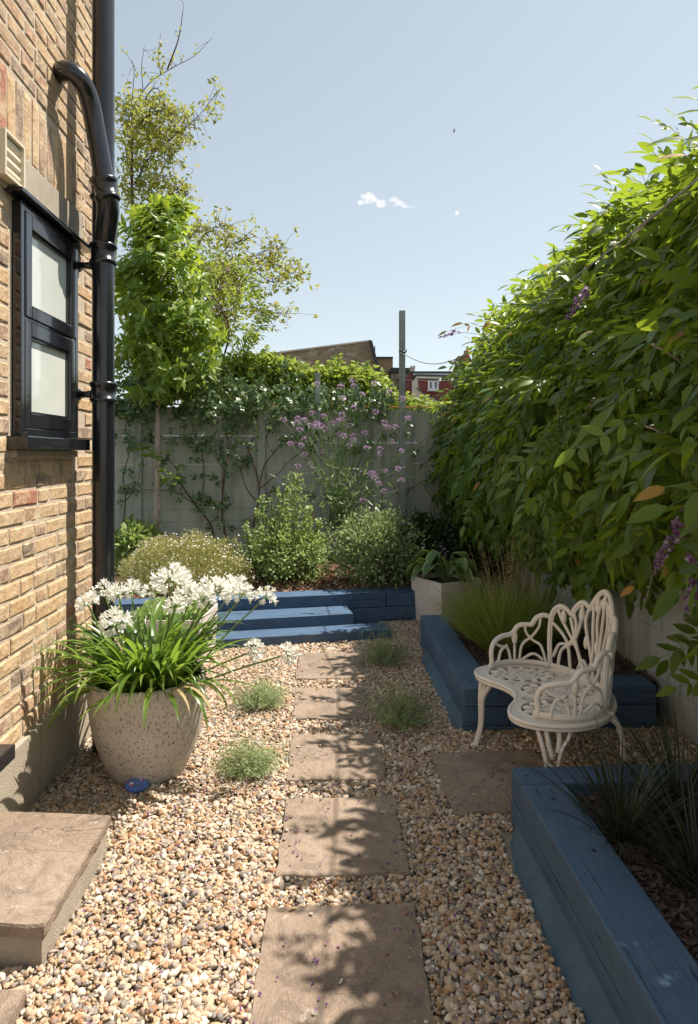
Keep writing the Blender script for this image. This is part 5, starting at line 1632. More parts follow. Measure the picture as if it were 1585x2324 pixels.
# nearest, outermost leaves are parts of their own
score = -(P @ np.array([0, 1, 0])) + rng.random(len(P)) * .3
order = np.argsort(-score); own = order[:260]; rest = order[260:]
def leaf_parts(P, F, N, S, variants, parent, name='leaf'):
    F = unit(F); side = unit(np.cross(F, N)); Nn = np.cross(side, F)
    pi_ = mw(parent).inverted()
    for i in range(len(P)):
        o = bpy.data.objects.new(name, variants[i % len(variants)]); COL.objects.link(o); o.parent = parent
        mtx = Matrix(((side[i][0], F[i][0], Nn[i][0]), (side[i][1], F[i][1], Nn[i][1]), (side[i][2], F[i][2], Nn[i][2]))).to_4x4()
        o.matrix_basis = pi_ @ (Matrix.Translation(Vector(P[i])) @ mtx @ Matrix.Scale(float(S[i]), 4))
def leaf_variant(tm, mat, name='leaf'):
    return scatter([(0, 0, 0)], [(0, 1, 0)], [(0, 0, 1)], [1.0], tm, mat, name, rn=[0.0])
mv = [leaf_variant(T_leaf(w, f_, d_), M['leaf_mag']) for w, f_, d_ in ((.21, .07, .15), (.18, .09, .3), (.23, .05, .05))]
leaf_parts(P[own], F[own], N[own], S[own], mv, tree)
o = link('foliage', scatter(P[rest], F[rest], N[rest], S[rest], T_leaf(.20, .07, .18), M['leaf_mag'], 'foliage'), tree); o['kind'] = 'stuff'
# epicormic leaves on the trunk
P, F, N, S = [], [], [], []
for (x, y, n_) in ((385, 1075, 7), (372, 1030, 5), (345, 1035, 6), (320, 1010, 6), (395, 1090, 5)):
    for k in range(n_):
        P.append(tuple(PT(x + random.uniform(-12, 12), y + random.uniform(-14, 14), TT - .1))); F.append((random.choice((-1, 1)) * 1.0, -.5, random.uniform(-.4, .5))); N.append((random.gauss(0, .4), -.6, 1)); S.append(random.uniform(.08, .14))
link('trunk_leaves', scatter(P, F, N, S, T_leaf(.22, .07, .15), M['leaf_lime'], 'trunk_leaves'), tree)
b = MB(); b.tube([PT(358, 1050, TT), PT(385, 1075, TT - .1), PT(397, 1092, TT - .12)], .004, 5); b.tube([PT(358, 1045, TT), PT(345, 1030, TT - .1), PT(322, 1008, TT - .12)], .004, 5); b.build('side_shoot', M['stem'], tree)

# --- sparse yellow-leaved tree behind the fence
T3 = 10.6
stree = empty('sparse_tree', Vector((PT(330, 1030, T3).x, PT(330, 1030, T3).y, -.3)), 'tall sparse yellow-green tree rising beyond the fence at the left', 'tree')
b = MB()
br3 = [
    [(300, 1000), (310, 700), (300, 420), (300, 260), (280, 235)],
    [(300, 420), (285, 300), (330, 200), (390, 155), (440, 128), (482, 86)],
    [(380, 158), (405, 90), (415, 30), (418, 8)],
    [(365, 168), (360, 120), (365, 75)],
    [(325, 210), (322, 150), (328, 105)],
    [(300, 225), (305, 160), (298, 135)],
    [(305, 420), (345, 350), (395, 310), (440, 275), (493, 212)],
    [(310, 260), (350, 200), (380, 235), (418, 310)],
    [(310, 700), (380, 620), (450, 600), (540, 600), (620, 600), (665, 620)],
    [(540, 600), (600, 570), (645, 560)], [(480, 598), (520, 560), (565, 540)], [(450, 600), (540, 660), (590, 705), (650, 712)], [(560, 600), (620, 640), (690, 618)],
    [(380, 620), (430, 540), (470, 520), (520, 512)], [(300, 500), (340, 430), (370, 400)], [(300, 560), (350, 480), (400, 430), (425, 440)],
    [(310, 820), (400, 740), (470, 720), (500, 760)], [(290, 330), (330, 290), (380, 340), (385, 370)],
    [(300, 300), (340, 260), (372, 250), (400, 262)],
]
random.seed(9)
P, D = [], []
for bi, pl_ in enumerate(br3):
    tt0 = T3 + random.uniform(-.6, .6)
    c = limb(b, [PT(x, y, tt0 + random.uniform(-.1, .1)) for x, y in pl_], .05 if bi == 0 else (.014 if len(pl_) > 3 else .008), .003, 6, 5)
    dens = .45 if bi in (1, 2) else 1.0
    for j in range(3, len(c)):
        if pl_[0][1] < 240 and random.random() < .55: continue
        for _ in range(int(6 * dens)):
            q = c[j] + Vector((random.gauss(0, .14), random.gauss(0, .14), random.gauss(0, .14)))
            if q.z > PT(0, 230, T3).z and random.random() < .84: continue
            b.tube([c[j], (c[j] + q) / 2 + Vector((0, 0, .02)), q], [.004, .003, .0015], 4)
            for _k in range(5):
                P.append(tuple(q + Vector((random.gauss(0, .035), random.gauss(0, .035), random.gauss(0, .035))))); D.append((random.gauss(0, 1), random.gauss(0, 1), random.gauss(-.3, .6)))
b.build('trunk', M['twig'], stree, smooth=True)
for i in range(1500):       # fuller low part
    if i < 560:
        x, y = random.gauss(318, 42), random.uniform(215, 470)
        if i % 5 < 2: continue
    elif i < 1100:
        x, y = random.gauss(400, 55), random.uniform(500, 850)
        if i % 5 < 2: continue
    else: x, y = random.gauss(500, 30), random.uniform(590, 760)
    if x > 395 and y < 470: continue
    if x > 540: continue
    q = PT(x, y, T3 + random.uniform(-.5, .6))
    for _k in range(5): P.append(tuple(q + Vector((random.gauss(0, .06), random.gauss(0, .06), random.gauss(0, .06))))); D.append((random.gauss(0, 1), random.gauss(0, 1), random.gauss(-.3, .6)))
n = len(P)
o = link('foliage', scatter(P, D, randdirs(n, .6), rng.uniform(.06, .10, n), T_leaf(.22, .05, .1), M['leaf_tree'], 'foliage'), stree); o['kind'] = 'stuff'

# --- buddleja with brown spikes
bud = empty('butterfly_bush', Vector((PT(510, 1030, 9.7).x, PT(510, 1030, 9.7).y, -.3)), 'butterfly bush with drooping brown spent flower spikes above the fence', 'shrub')
b = MB()
for pl_ in ([(480, 1000), (470, 800), (490, 650), (525, 610)], [(475, 850), (500, 720), (510, 680)], [(480, 900), (520, 760), (500, 700), (470, 680)]):
    limb(b, [PT(x, y, 9.7) for x, y in pl_], .02, .005, 6)
b.build('trunk', M['twig'], bud, smooth=True)
for (x, y, L_) in ((525, 605, 60), (540, 612, 55), (512, 610, 48), (532, 606, 70), (505, 690, 60), (492, 700, 50), (484, 660, 40), (545, 640, 40), (498, 745, 45), (470, 735, 40)):
    PP = []; a = PT(x, y, 9.5); dx = random.uniform(-.1, .14)
    for k in range(70):
        s = k / 70; w_ = .028 * (1 - s * .8)
        PP.append((a.x + dx * s + random.gauss(0, w_), a.y + random.gauss(0, w_), a.z - s * L_ / FPX * 9.5))
    link('flower_spike', scatter(PP, randdirs(70, -.4), randdirs(70), .03, T_small(), M['chip'], 'flower_spike'), bud)
P, D = clumps(PT(500, 720, 9.7), (.62, .5, .95), 60, 40, .07)
o = link('foliage', scatter(P, D + randdirs(len(P)) * .8 + [0, 0, -.3], randdirs(len(P), .7), rng.uniform(.07, .12, len(P)), T_leaf(.15, .05, .2), M['leaf_hedge'], 'foliage'), bud); o['kind'] = 'stuff'
for x, y in ((478, 610), (515, 612), (500, 655), (480, 705), (463, 790), (505, 782)):
    PP = [tuple(PT(x + random.gauss(0, 3), y + random.gauss(0, 3), 9.4)) for _ in range(16)]
    link('flower_spike', scatter(PP, randdirs(16), randdirs(16), .03, T_small(), M['purple'], 'flower_spike'), bud)

# --- hedge of climbers spilling above the far fence
def hedge(name, label, x0, x1, topf, t0, t1, ybot, n, mat, size, seed, cat='hedge', extra=None):
    random.seed(seed)
    P, D = [], []
    cx = (x0 + x1) / 2
    root = empty(name, Vector((PT(cx, 1030, (t0 + t1) / 2).x, PT(cx, 1030, (t0 + t1) / 2).y, .0)), label, cat)
    while len(P) < n:
        x = random.uniform(x0, x1); tp_ = topf(x) + 16 * noise.noise(Vector((x * .06, seed, 0))) + 7 * noise.noise(Vector((x * .3, seed, 0))) + random.uniform(-4, 4)
        if noise.noise(Vector((x * .035, tp_ * 0 + random.random() * 2, seed))) < -.38: continue
        y = tp_ + (ybot - tp_) * random.random() ** 1.15
        t = random.uniform(t0, t1)
        c = PT(x, y, t)
        for _ in range(14):
            P.append((c.x + random.gauss(0, .06), c.y + random.gauss(0, .06), c.z + random.gauss(0, .05))); D.append((random.gauss(0, 1), random.gauss(-.5, .7), random.gauss(-.1, .7)))
    n_ = len(P)
    o = link('foliage', scatter(P, D, randdirs(n_, .9), rng.uniform(size * .7, size * 1.3, n_), T_leaf(.3, .06, .15), mat, 'foliage'), root); o['kind'] = 'stuff'
    return root
def interp(tab):
    def f(x):
        for (a, ya), (c, yc) in zip(tab, tab[1:]):
            if a <= x <= c: return ya + (yc - ya) * (x - a) / (c - a)
        return tab[0][1] if x < tab[0][0] else tab[-1][1]
    return f
topA = interp([(270, 900), (430, 870), (480, 840), (520, 818), (560, 808), (630, 815), (690, 848), (760, 838), (830, 850), (890, 890), (915, 912), (960, 926), (1030, 934)])
h1 = hedge('climbing_hedge', 'yellow-green climbing hedge spilling along the top of the back fence', 430, 880, topA, 9.5, 10.3, 930, 17000, M['leaf_hedge'], .075, 4)
h2 = hedge('low_hedge', 'reddish-tipped shrubbery beyond the fence beneath the red house', 870, 1050, topA, 9.9, 10.6, 932, 4200, M['leaf_hedge'], .055, 6)
b = MB()
for i in range(70):
    x = random.uniform(600, 1020); y = topA(x) + random.uniform(-12, 10); a = PT(x, y, 9.9); c = a + Vector((random.uniform(-.16, .16), 0, random.uniform(.02, .14)))
    b.tube([a - Vector((0, 0, .1)), a, c], [.004, .005, .0015], 4)
o = b.build('red_tips', M['wistdark'], h2); o['kind'] = 'stuff'
b = MB()
for i in range(26):
    x = random.uniform(440, 900); a = PT(x, 940, 9.8); c = PT(x + random.uniform(-60, 60), topA(x) + random.uniform(-5, 40), 9.8)
    limb(b, [a, (a + c) / 2 + Vector((random.uniform(-.1, .1), 0, 0)), c], .008, .003, 5, 3)
o = b.build('branches', M['twig'], h1)
P, D = [], []; b = MB()
for i in range(150):
    x = random.uniform(440, 1030); par = 9.7; y0 = topA(x) + random.uniform(0, 60); a = PT(x, y0, par + random.uniform(-.2, .3)); e = a + Vector((random.uniform(-.18, .18), random.uniform(-.1, .1), random.uniform(.10, .26)))
    b.tube([a, a.lerp(e, .5) + Vector((.01, 0, .02)), e], [.004, .003, .001], 4)
    for k in range(15): P.append(tuple(a.lerp(e, k / 14) + Vector((random.gauss(0, .012),) * 3))); D.append((random.choice((-1, 1)), random.gauss(0, .6), random.uniform(.0, .8)))
b.build('shoots', M['stem'], h1); n = len(P)
o = link('shoot_leaves', scatter(P, D, randdirs(n, .7), rng.uniform(.05, .10, n), T_leaf(.3, .06, .15), M['leaf_hedge'], 'shoot_leaves'), h1); o['kind'] = 'stuff'

# --- climbing roses on wires in front of the far fence (branches read off the photograph, on the fence plane)
def FPt(zx, zy, off=-.10):
    X, Y = 269.5 + .28 * zx, 856 + .28 * zy
    d = ray(X, Y); g_ = GB(0, off)
    nrm = Vector((-dg.y, dg.x)); s = (g_.x * nrm.x + g_.y * nrm.y) / (d.x * nrm.x + d.y * nrm.y)
    return Vector((0, 0, CAMH)) + d * s
def rose(label, branches, nleaf, seed, topmass=0):
    random.seed(seed)
    base = FPt(*branches[0][0][0])
    root = empty('climbing_rose', (base.x, base.y, .3), label, 'climber', 'climbing roses trained on the back fence')
    b = MB(); P, D, N = [], [], []
    def add_leaf(q, d):
        """small pinnate leaf of five leaflets"""
        e = Vector((d.x, d.y, d.z)).normalized(); sd = e.cross(Vector((0, -1, .2))).normalized(); nn = Vector((random.gauss(0, .5), -1, random.gauss(.5, .5)))
        for k, (a, s) in enumerate(((.0, 0), (.35, 1), (.35, -1), (.7, 1), (.7, -1))):
            P.append(tuple(q + e * .065 * (1 - a) + Vector((0, 0, 0)))); D.append(tuple(e * (1 if s == 0 else .35) + sd * s)); N.append(tuple(nn))
    for pts, r0 in branches:
        c = limb(b, [FPt(x, y) + Vector((0, random.uniform(-.03, .03), 0)) for x, y in pts], r0, r0 * .35, 7, 6)
        for j in range(len(c)):
            f_ = j / len(c)
            hgt = c[j].z
            for _ in range(2):
                if random.random() < nleaf * .8 * (.15 + .85 * f_):
                    d = Vector((random.gauss(0, 1), -.4, random.gauss(0, .7)))
                    e = c[j] + d.normalized() * random.uniform(.05, .22)
                    b.tube([c[j], (c[j] + e) / 2 + Vector((0, 0, .01)), e], [.003, .002, .0015], 4)
                    for _k in range(random.randint(1, 3)):
                        add_leaf(c[j].lerp(e, random.uniform(.3, 1.1)) + Vector((0, random.uniform(-.04, .02), random.uniform(-.02, .02))), Vector((random.gauss(0, 1), random.gauss(-.3, .3), random.gauss(-.2, .8))))
    b.build('canes', M['twig'], root, smooth=True)
    for _ in range(topmass):
        x = random.uniform(min(p[0] for br, _ in branches for p in br) - 30, max(p[0] for br, _ in branches for p in br) + 30)
        y = 240 - abs(random.gauss(0, 130)) + random.uniform(-10, 120)
        q = FPt(x, y, random.uniform(-.25, .1))
        for _k in range(4): add_leaf(q + Vector((random.gauss(0, .05), random.gauss(0, .05), random.gauss(0, .05))), Vector((random.gauss(0, 1), random.gauss(-.3, .4), random.gauss(-.2, .8))))
    n = len(P)
    o = link('foliage', scatter(P, D, N, rng.uniform(.040, .058, n), T_leaf(.34, .06, .15), M['leaf_rose'], 'foliage'), root); o['kind'] = 'stuff'
rose('climbing rose with a bare forked cane just right of the slim tree trunk', [
    ([(780, 1330), (740, 1190), (610, 1020), (520, 880), (500, 800), (440, 700), (390, 670)], .016), ([(610, 1020), (680, 930), (690, 700), (640, 540), (570, 500), (480, 510), (370, 500)], .009),
    ([(570, 500), (490, 300), (540, 120), (500, 60)], .007), ([(600, 1020), (440, 930), (150, 910), (0, 890)], .007), ([(740, 1190), (800, 1120), (790, 1010)], .006),
    ([(520, 880), (470, 950), (450, 840)], .005), ([(640, 540), (600, 380), (660, 200)], .005)], 0.30, 1, 30)
rose('climbing rose with upright canes in the middle of the back fence', [
    ([(870, 1360), (850, 1200), (840, 1050), (870, 740), (890, 640), (878, 450), (875, 300), (830, 100), (820, 0)], .014), ([(840, 950), (845, 750), (810, 530), (700, 480), (620, 460), (560, 200)], .009),
    ([(860, 760), (780, 640), (720, 520)], .006), ([(850, 1100), (930, 1000), (900, 900)], .005), ([(880, 500), (980, 420), (960, 250), (1010, 80)], .006), ([(890, 640), (800, 620), (700, 560)], .004), ([(850, 1080), (720, 1000), (660, 1050)], .005)], 0.34, 2, 65)
rose('largest climbing rose fanning out behind the pale spired shrub', [
    ([(1080, 1250), (1095, 1180), (1140, 960), (1120, 790), (1060, 600), (1090, 500), (1130, 450), (1120, 200), (1150, 0)], .015), ([(1140, 880), (1180, 720), (1250, 620), (1350, 510), (1440, 450), (1520, 420)], .010),
    ([(1110, 1000), (1040, 900), (990, 750), (950, 600), (950, 400), (1000, 250)], .009), ([(1150, 900), (1280, 790), (1420, 650), (1580, 560), (1700, 540)], .009), ([(1180, 950), (1350, 910), (1580, 940), (1800, 960)], .008),
    ([(990, 750), (1050, 620), (1040, 450), (1120, 300)], .006), ([(1580, 560), (1750, 480), (1880, 420), (1990, 380)], .007), ([(1800, 960), (1950, 700), (2050, 480), (2200, 420)], .006), ([(1300, 550), (1500, 545), (1700, 600), (2000, 560)], .006), ([(1250, 620), (1200, 480), (1330, 300)], .005)], 0.34, 3, 110)
rose('sparse climbing rose on the shaded fence left of the slim trunk', [
    ([(30, 1300), (60, 1000), (40, 800), (90, 600), (60, 400), (120, 250)], .010), ([(60, 1000), (150, 880), (180, 700)], .006), ([(90, 600), (200, 560), (280, 420)], .006), ([(60, 420), (0, 490), (-60, 500)], .005)], 0.40, 4, 50)
rose('trailing rose reaching right along the fence to the wisteria', [
    ([(2230, 1250), (2300, 1000), (2450, 850), (2600, 820)], .008), ([(2300, 1000), (2200, 800), (2350, 600), (2480, 560)], .006), ([(2450, 850), (2560, 1000), (2640, 1040)], .005), ([(2150, 440), (2300, 380), (2450, 330)], .004)], 0.25, 5, 0)

# --- verbena
T4 = 7.75
vb = empty('verbena', Vector((PT(740, 1250, T4).x, PT(740, 1250, T4).y, .3)), 'tall airy verbena with many small purple flower heads against the fence', 'plant')
vh = [(418, 600), (503, 590), (540, 600), (513, 655), (582, 560), (575, 632), (610, 620), (650, 577), (637, 632), (655, 650), (462, 735), (541, 708), (523, 745), (541, 795), (502, 862), (575, 850), (592, 875), (650, 777), (705, 617), (748, 600), (745, 680), (762, 690), (753, 570), (798, 632), (818, 690), (817, 715), (792, 747), (758, 475), (745, 410), (820, 408), (812, 375), (822, 530), (865, 455), (895, 760), (883, 673), (935, 392), (943, 555), (1022, 440), (992, 615), (1058, 640), (968, 765), (968, 792), (1033, 723), (993, 887), (1087, 777), (1073, 877), (930, 903), (938, 925), (963, 960), (992, 1003), (1088, 943), (1128, 993), (862, 902), (873, 1058), (1233, 703), (1167, 735), (1226, 838), (1252, 884), (1128, 590), (1095, 478), (705, 1287), (610, 395), (752, 970), (500, 615), (735, 605), (612, 640), (1010, 640), (915, 905)]
random.seed(3)
sb_ = MB(); hub = [(700, 1230), (720, 1200), (760, 1225), (800, 1200), (740, 1180), (680, 1180)]
def z5(x, y, t=T4): return PT((600 + x * .50473) / 1.2618, (900 + y * .50473) / 1.2618, t)
for i, (x, y) in enumerate(vh):
    t = T4 + random.uniform(-.35, .3)
    e = z5(x, y, t)
    hx, hy = random.choice(hub); s = z5(hx, hy, T4 + random.uniform(-.1, .1))
    mid = s.lerp(e, .5) + Vector((random.uniform(-.03, .03) - (e.x - s.x) * .08, random.uniform(-.05, .05), .06))
    sb_.tube(catmull([s, mid, e], 5), [.0048] * 3 + [.0036] * 5 + [.0028] * 3, 5)
    k2 = s.lerp(e, .6); 
    if i % 2: sb_.tube([mid, mid.lerp(e, .4) + Vector((random.uniform(-.1, .1), 0, .05)), e + Vector((random.uniform(-.12, .12), 0, random.uniform(-.08, .04)))], .0025, 4)
    n = 46
    dd = randdirs(n, .35); pp = np.array(e) + dd * [.030, .030, .022]
    link('flower_head', scatter(pp, dd, randdirs(n), .017, T_small(), M['purple'], 'flower_head', width=np.full(n, 1.3)), vb)
o = sb_.build('stems', M['stem'], vb, smooth=True)
n = 420
Pq = []
for _ in range(n):
    x, y = random.gauss(740, 130), random.uniform(860, 1290); Pq.append(tuple(z5(x, y, T4 + random.uniform(-.3, .2))))
o = link('foliage', scatter(Pq, randdirs(n) * [1, .5, 1], randdirs(n, .5), rng.uniform(.06, .12, n), T_leaf(.10, .04, .15), M['leaf_hebe'], 'foliage'), vb); o['kind'] = 'stuff'

# --- shrubs in the far bed
def shrub(name, label, xs, ys, t, depth, mat, n, size, tm, seed, shape=None, cat='shrub', spires=None, zlo=.3, spread=.045, upb=.3):
    random.seed(seed)
    (x0, x1), (y0, y1) = xs, ys
    c = PT((x0 + x1) / 2, (y0 + y1) / 2, t); rx = (x1 - x0) / 2 / FPX * t; rz = (y1 - y0) / 2 / FPX * t
    root = empty(name, (c.x, c.y, zlo), label, cat)
    P, D = clumps(c, (rx, depth, rz), n // 22, 22, spread, zmin=zlo - .02, shell=.6)
    q_ = np.array([noise.noise(Vector((v[0] * 5, v[1] * 5, v[2] * 5 + seed))) for v in P]); keep = q_ > -.22; P, D = P[keep], D[keep]
    if shape:
        keep = np.array([shape(p, c, rx, rz) for p in P]); P, D = P[keep], D[keep]
    b = MB()
    for i in range(26):
        q = P[random.randrange(len(P))]; s = Vector((c.x + random.gauss(0, .06), c.y + random.gauss(0, .06), zlo - .03)); e = Vector(q)
        limb(b, [s, s.lerp(e, .5) + Vector((0, 0, .06)), e], .008, .003, 5, 3)
    P, D = list(map(tuple, P)), list(map(tuple, D))
    for (sx, sy, bx) in (spires or []):
        e = PT(sx, sy, t + random.uniform(-.2, .1)); s = PT(bx, (y0 + y1) / 2 + 60, t)
        cpts = limb(b, [s, s.lerp(e, .6) + Vector((random.uniform(-.03, .03), 0, 0)), e], .007, .002, 5, 10)
        for j, q in enumerate(cpts):
            for _ in range(7):
                P.append(tuple(q + Vector((random.gauss(0, .018), random.gauss(0, .018), random.gauss(0, .015))))); D.append((random.gauss(0, 1), random.gauss(0, 1), .5))
    b.build('stems', M['twig'], root, smooth=True)
    n_ = len(P)
    o = link('foliage', scatter(P, np.array(D) + randdirs(n_) * .9 + [0, 0, upb], randdirs(n_, .8), rng.uniform(size * .7, size * 1.3, n_), tm, mat, 'foliage'), root); o['kind'] = 'stuff'
    return root, c
shrub('spired_shrub', 'pale green shrub with upright leafy spires in the far bed', (560, 742), (1205, 1310), 7.1, .42, M['leaf_priv'], 6200, .038, T_leaf(.33, .05, .1), 11, spread=.085,
      spires=[(z[0], z[1], z[2]) for z in ((595, 1130, 610), (585, 1160, 600), (618, 1180, 625), (632, 1110, 640), (655, 1085, 655), (668, 1075, 660), (678, 1082, 665), (648, 1130, 650), (690, 1130, 680), (705, 1150, 690), (640, 1150, 640), (700, 1175, 700), (725, 1185, 710), (665, 1110, 662), (560, 1190, 590), (575, 1215, 590), (615, 1135, 630))])
shrub('rounded_shrub', 'rounded shrub with pale leaf tips at the centre of the far bed', (768, 955), (1180, 1330), 6.95, .40, M['leaf_hebe'], 8500, .044, T_leaf(.26, .05, .1), 12, spread=.075)
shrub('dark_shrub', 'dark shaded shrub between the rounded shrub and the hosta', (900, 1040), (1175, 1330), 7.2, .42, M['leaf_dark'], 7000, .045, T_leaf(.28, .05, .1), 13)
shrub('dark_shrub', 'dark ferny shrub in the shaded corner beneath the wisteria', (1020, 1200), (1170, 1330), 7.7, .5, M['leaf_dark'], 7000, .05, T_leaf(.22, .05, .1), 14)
shrub('leafy_perennial', 'bronze-tinged leafy plant with red flower spikes at the foot of the left fence', (262, 345), (1200, 1290), 7.7, .3, M['leaf_priv'], 1100, .10, T_leaf(.25, .06, .2), 15, cat='plant')
def red_spikes(pts, t, label):
    r0 = PT(pts[0][0], pts[0][1], t); root = empty('red_flower_spikes', (r0.x, r0.y, .3), label, 'plant', 'slim red flower spikes in the far bed')
    for x, y in pts:
        q = PT(x, y, t); b = MB(); b.tube([Vector((q.x, q.y, .35)), q], .0025, 4); b.build('stem', M['stem'], root)
        PP = [(q.x + random.gauss(0, .006), q.y + random.gauss(0, .006), q.z - .012 * k / 3) for k in range(30)]
        link('flower_spike', scatter(PP, randdirs(30, .3), randdirs(30), .014, T_small(), M['red'], 'flower_spike'), root)
red_spikes([(710, 1150), (703, 1182), (718, 1165)], 7.5, 'red flower spikes between the spired shrub and the verbena')
red_spikes([(903, 1162), (930, 1175), (858, 1168)], 7.4, 'red flower spikes above the rounded shrub beside the tall post')
red_spikes([(300, 1170), (326, 1180), (296, 1195)], 7.8, 'red flower spikes near the shaded fence left of the slim trunk')

# erigeron mound
eg_t = 6.75
c = PT(425, 1325, eg_t)
eg = empty('daisy_mound', (c.x, c.y, .3), 'wide airy mound of tiny white daisies at the front of the far bed', 'plant')
rx, rz = 150 / FPX * eg_t, 108 / FPX * eg_t
n = 15000
d = randdirs(n, .35); d[:, 2] = np.abs(d[:, 2]); rr = .55 + .45 * rng.random(n) ** .6
lump = 1 + .22 * np.array([noise.noise(Vector((v[0] * 3, v[1] * 3, v[2] * 3))) for v in d])
P = np.array(c) + d * np.array([rx, .55, rz]) * (rr * lump)[:, None]
P[:, 2] = np.maximum(P[:, 2], .3)
o = link('foliage', scatter(P, d * .6 + randdirs(n) * .8 + [0, 0, .5], randdirs(n), rng.uniform(.03, .055, n), T_small(), M['erig'], 'foliage', width=np.full(n, .30)), eg); o['kind'] = 'stuff'
m = 850
d = randdirs(m, .45); d[:, 2] = np.abs(d[:, 2]); C = np.array(c) + d * np.array([rx, .56, rz]) * (rng.uniform(.92, 1.10, m) * (1 + .18 * np.array([noise.noise(Vector((v[0] * 3, v[1] * 3, v[2] * 3))) for v in d])))[:, None]
PP = np.repeat(C, 7, 0); a = np.tile(np.arange(7) * 2 * pi / 7, m)
up = unit(np.repeat(d + randdirs(m) * .5 + [0, -.3, .5], 7, 0)); e1 = unit(np.cross(up, [0.3, 1, 0.1])); e2 = np.cross(up, e1)
FF = e1 * np.cos(a)[:, None] + e2 * np.sin(a)[:, None]
o = link('daisies', scatter(PP, FF, up, np.repeat(rng.uniform(.008, .013, m), 7), T_small(), M['petal_small'], 'daisies', rn=np.repeat(rng.random(m), 7)), eg); o['kind'] = 'stuff'
rt = np.tile(np.array(c) + [0, 0, .05], (260, 1)); 
dd = randdirs(260, .5); dd[:, 2] = np.abs(dd[:, 2])
sb_ = MB()
for i in range(260):
    e = Vector(np.array(c) + dd[i] * np.array([rx, .56, rz]) * random.uniform(1.0, 1.16)); s = Vector(np.array(c) + dd[i] * np.array([rx, .56, rz]) * .75)
    sb_.tube([s, e], [.0016, .0012], 3, cap=False)
o = sb_.build('flower_stems', M['erig'], eg, normals=False); o['kind'] = 'stuff'
# loose strappy leaves at the back
o = link('blades', tuft(PT(490, 1200, 7.6).x, PT(490, 1200, 7.6).y, .3, 40, .38, .006, .9, .9, M['leaf_hebe'], .05), None)
tag(o, 'small grassy tuft behind the right end of the daisy mound', 'plant')
o = link('blades', tuft(PT(305, 1290, 7.3).x, PT(305, 1290, 7.3).y, .3, 60, .42, .007, .95, .9, M['leaf_hebe'], .06), None)
tag(o, 'grassy tuft of arching leaves between the drainpipe and the daisy mound', 'plant')
for o in list(bpy.data.objects):
    if o.name.startswith('blades') and o.parent is None: o.name = 'grass_tuft'

# ================================================================== WISTERIA
wis = empty('wisteria', (FX - .1, 5, 0), 'huge wisteria mass with long pinnate leaves hanging over the right fence', 'climber')
# cross-section (x, z): hangs low by the fence, bulges towards the garden, tops out above the fence
def prof_at(s, Y):
    """s 0..1 from the low hanging edge round the bulge to the top"""
    far = min(1, max(0, (Y - 2.6) / 6.2))
    low = 1.15 if Y < 2.9 else (1.42 if Y < 3.9 else 1.16)
    A_ = [(2.05, low), (1.85, low + .12), (1.63, 1.5), (1.54, 2.0), (1.65, 2.42), (1.84, 2.88), (2.08, 3.2), (2.42, 3.44), (2.9, 3.48)]
    B_ = [(2.05, .86), (1.88, 1.0), (1.70, 1.5), (1.66, 1.95), (1.90, 2.38), (2.14, 2.78), (2.34, 3.12), (2.6, 3.40), (2.95, 3.45)]
    pts = [(a_[0] + (b_[0] - a_[0]) * far, a_[1] + (b_[1] - a_[1]) * far) for a_, b_ in zip(A_, B_)]
    k = s * (len(pts) - 1); i = min(int(k), len(pts) - 2); f_ = k - i
    a = Vector(pts[max(i - 1, 0)]); b_ = Vector(pts[i]); c_ = Vector(pts[i + 1]); d_ = Vector(pts[min(i + 2, len(pts) - 1)])
    p = .5 * ((2 * b_) + (c_ - a) * f_ + (2 * a - 5 * b_ + 4 * c_ - d_) * f_ * f_ + (3 * b_ - a - 3 * c_ + d_) * f_ ** 3)
    t = (c_ - b_).normalized()
    return p, Vector((-t.y, t.x))
def compound(i, mat, pairs=None):
    """pinnate wisteria leaf, rachis along +y, unit length .3 m; normal +z"""
    g = np.random.default_rng(900 + i)
    npair = pairs or int(g.integers(3, 6)); P, F, N, S = [], [], [], []
    L = .36; dr = g.uniform(.15, .45)
    def R_(t): return np.array([.02 * sin(t * 3 + i), L * t, -dr * L * t * t])
    for k in range(npair):
        t = .22 + .70 * k / npair
        for s in (-1, 1):
            P.append(R_(t + g.uniform(-.02, .02))); F.append([s * 1.0, .62 + g.uniform(-.4, .5), g.uniform(-1.0, .25)]); N.append([g.uniform(-.55, .55), g.uniform(-.4, .4), 1]); S.append(g.uniform(.088, .145) * (1 - .18 * abs(t - .6)))
    P.append(R_(.98)); F.append([g.uniform(-.2, .2), 1, -.5]); N.append([0, 0, 1]); S.append(.14)
    tv, tf = T_leaf(.20, .05, .16)
    me = scatter(P, F, N, S, (tv, tf), [mat, M['stem']], 'leaf', rn=g.uniform(0, .12, len(P)))
    # rachis
    bm = bmesh.new(); bm.from_mesh(me)
    prev = None
    for k in range(6):
        p = R_(k / 5); vsq = [bm.verts.new(Vector(p) + Vector(o_) * .0016) for o_ in ((1, 0, 0), (-.5, 0, .87), (-.5, 0, -.87))]
        if prev:
            for j in range(3):
                f_ = bm.faces.new((prev[j], prev[(j + 1) % 3], vsq[(j + 1) % 3], vsq[j])); f_.material_index = 1
        prev = vsq
    bm.to_mesh(me); bm.free()
    return me
cv_ = [compound(i, M['leaf_wist']) for i in range(9)]
cl_ = [compound(i + 20, M['leaf_lime']) for i in range(3)]
co_ = [compound(i + 40, M['leaf_orange'], 1) for i in range(3)]
cb_ = [compound(i + 60, M['leaf_lime'], 2) for i in range(2)]
random.seed(42)
L_all = []
NW = 9000
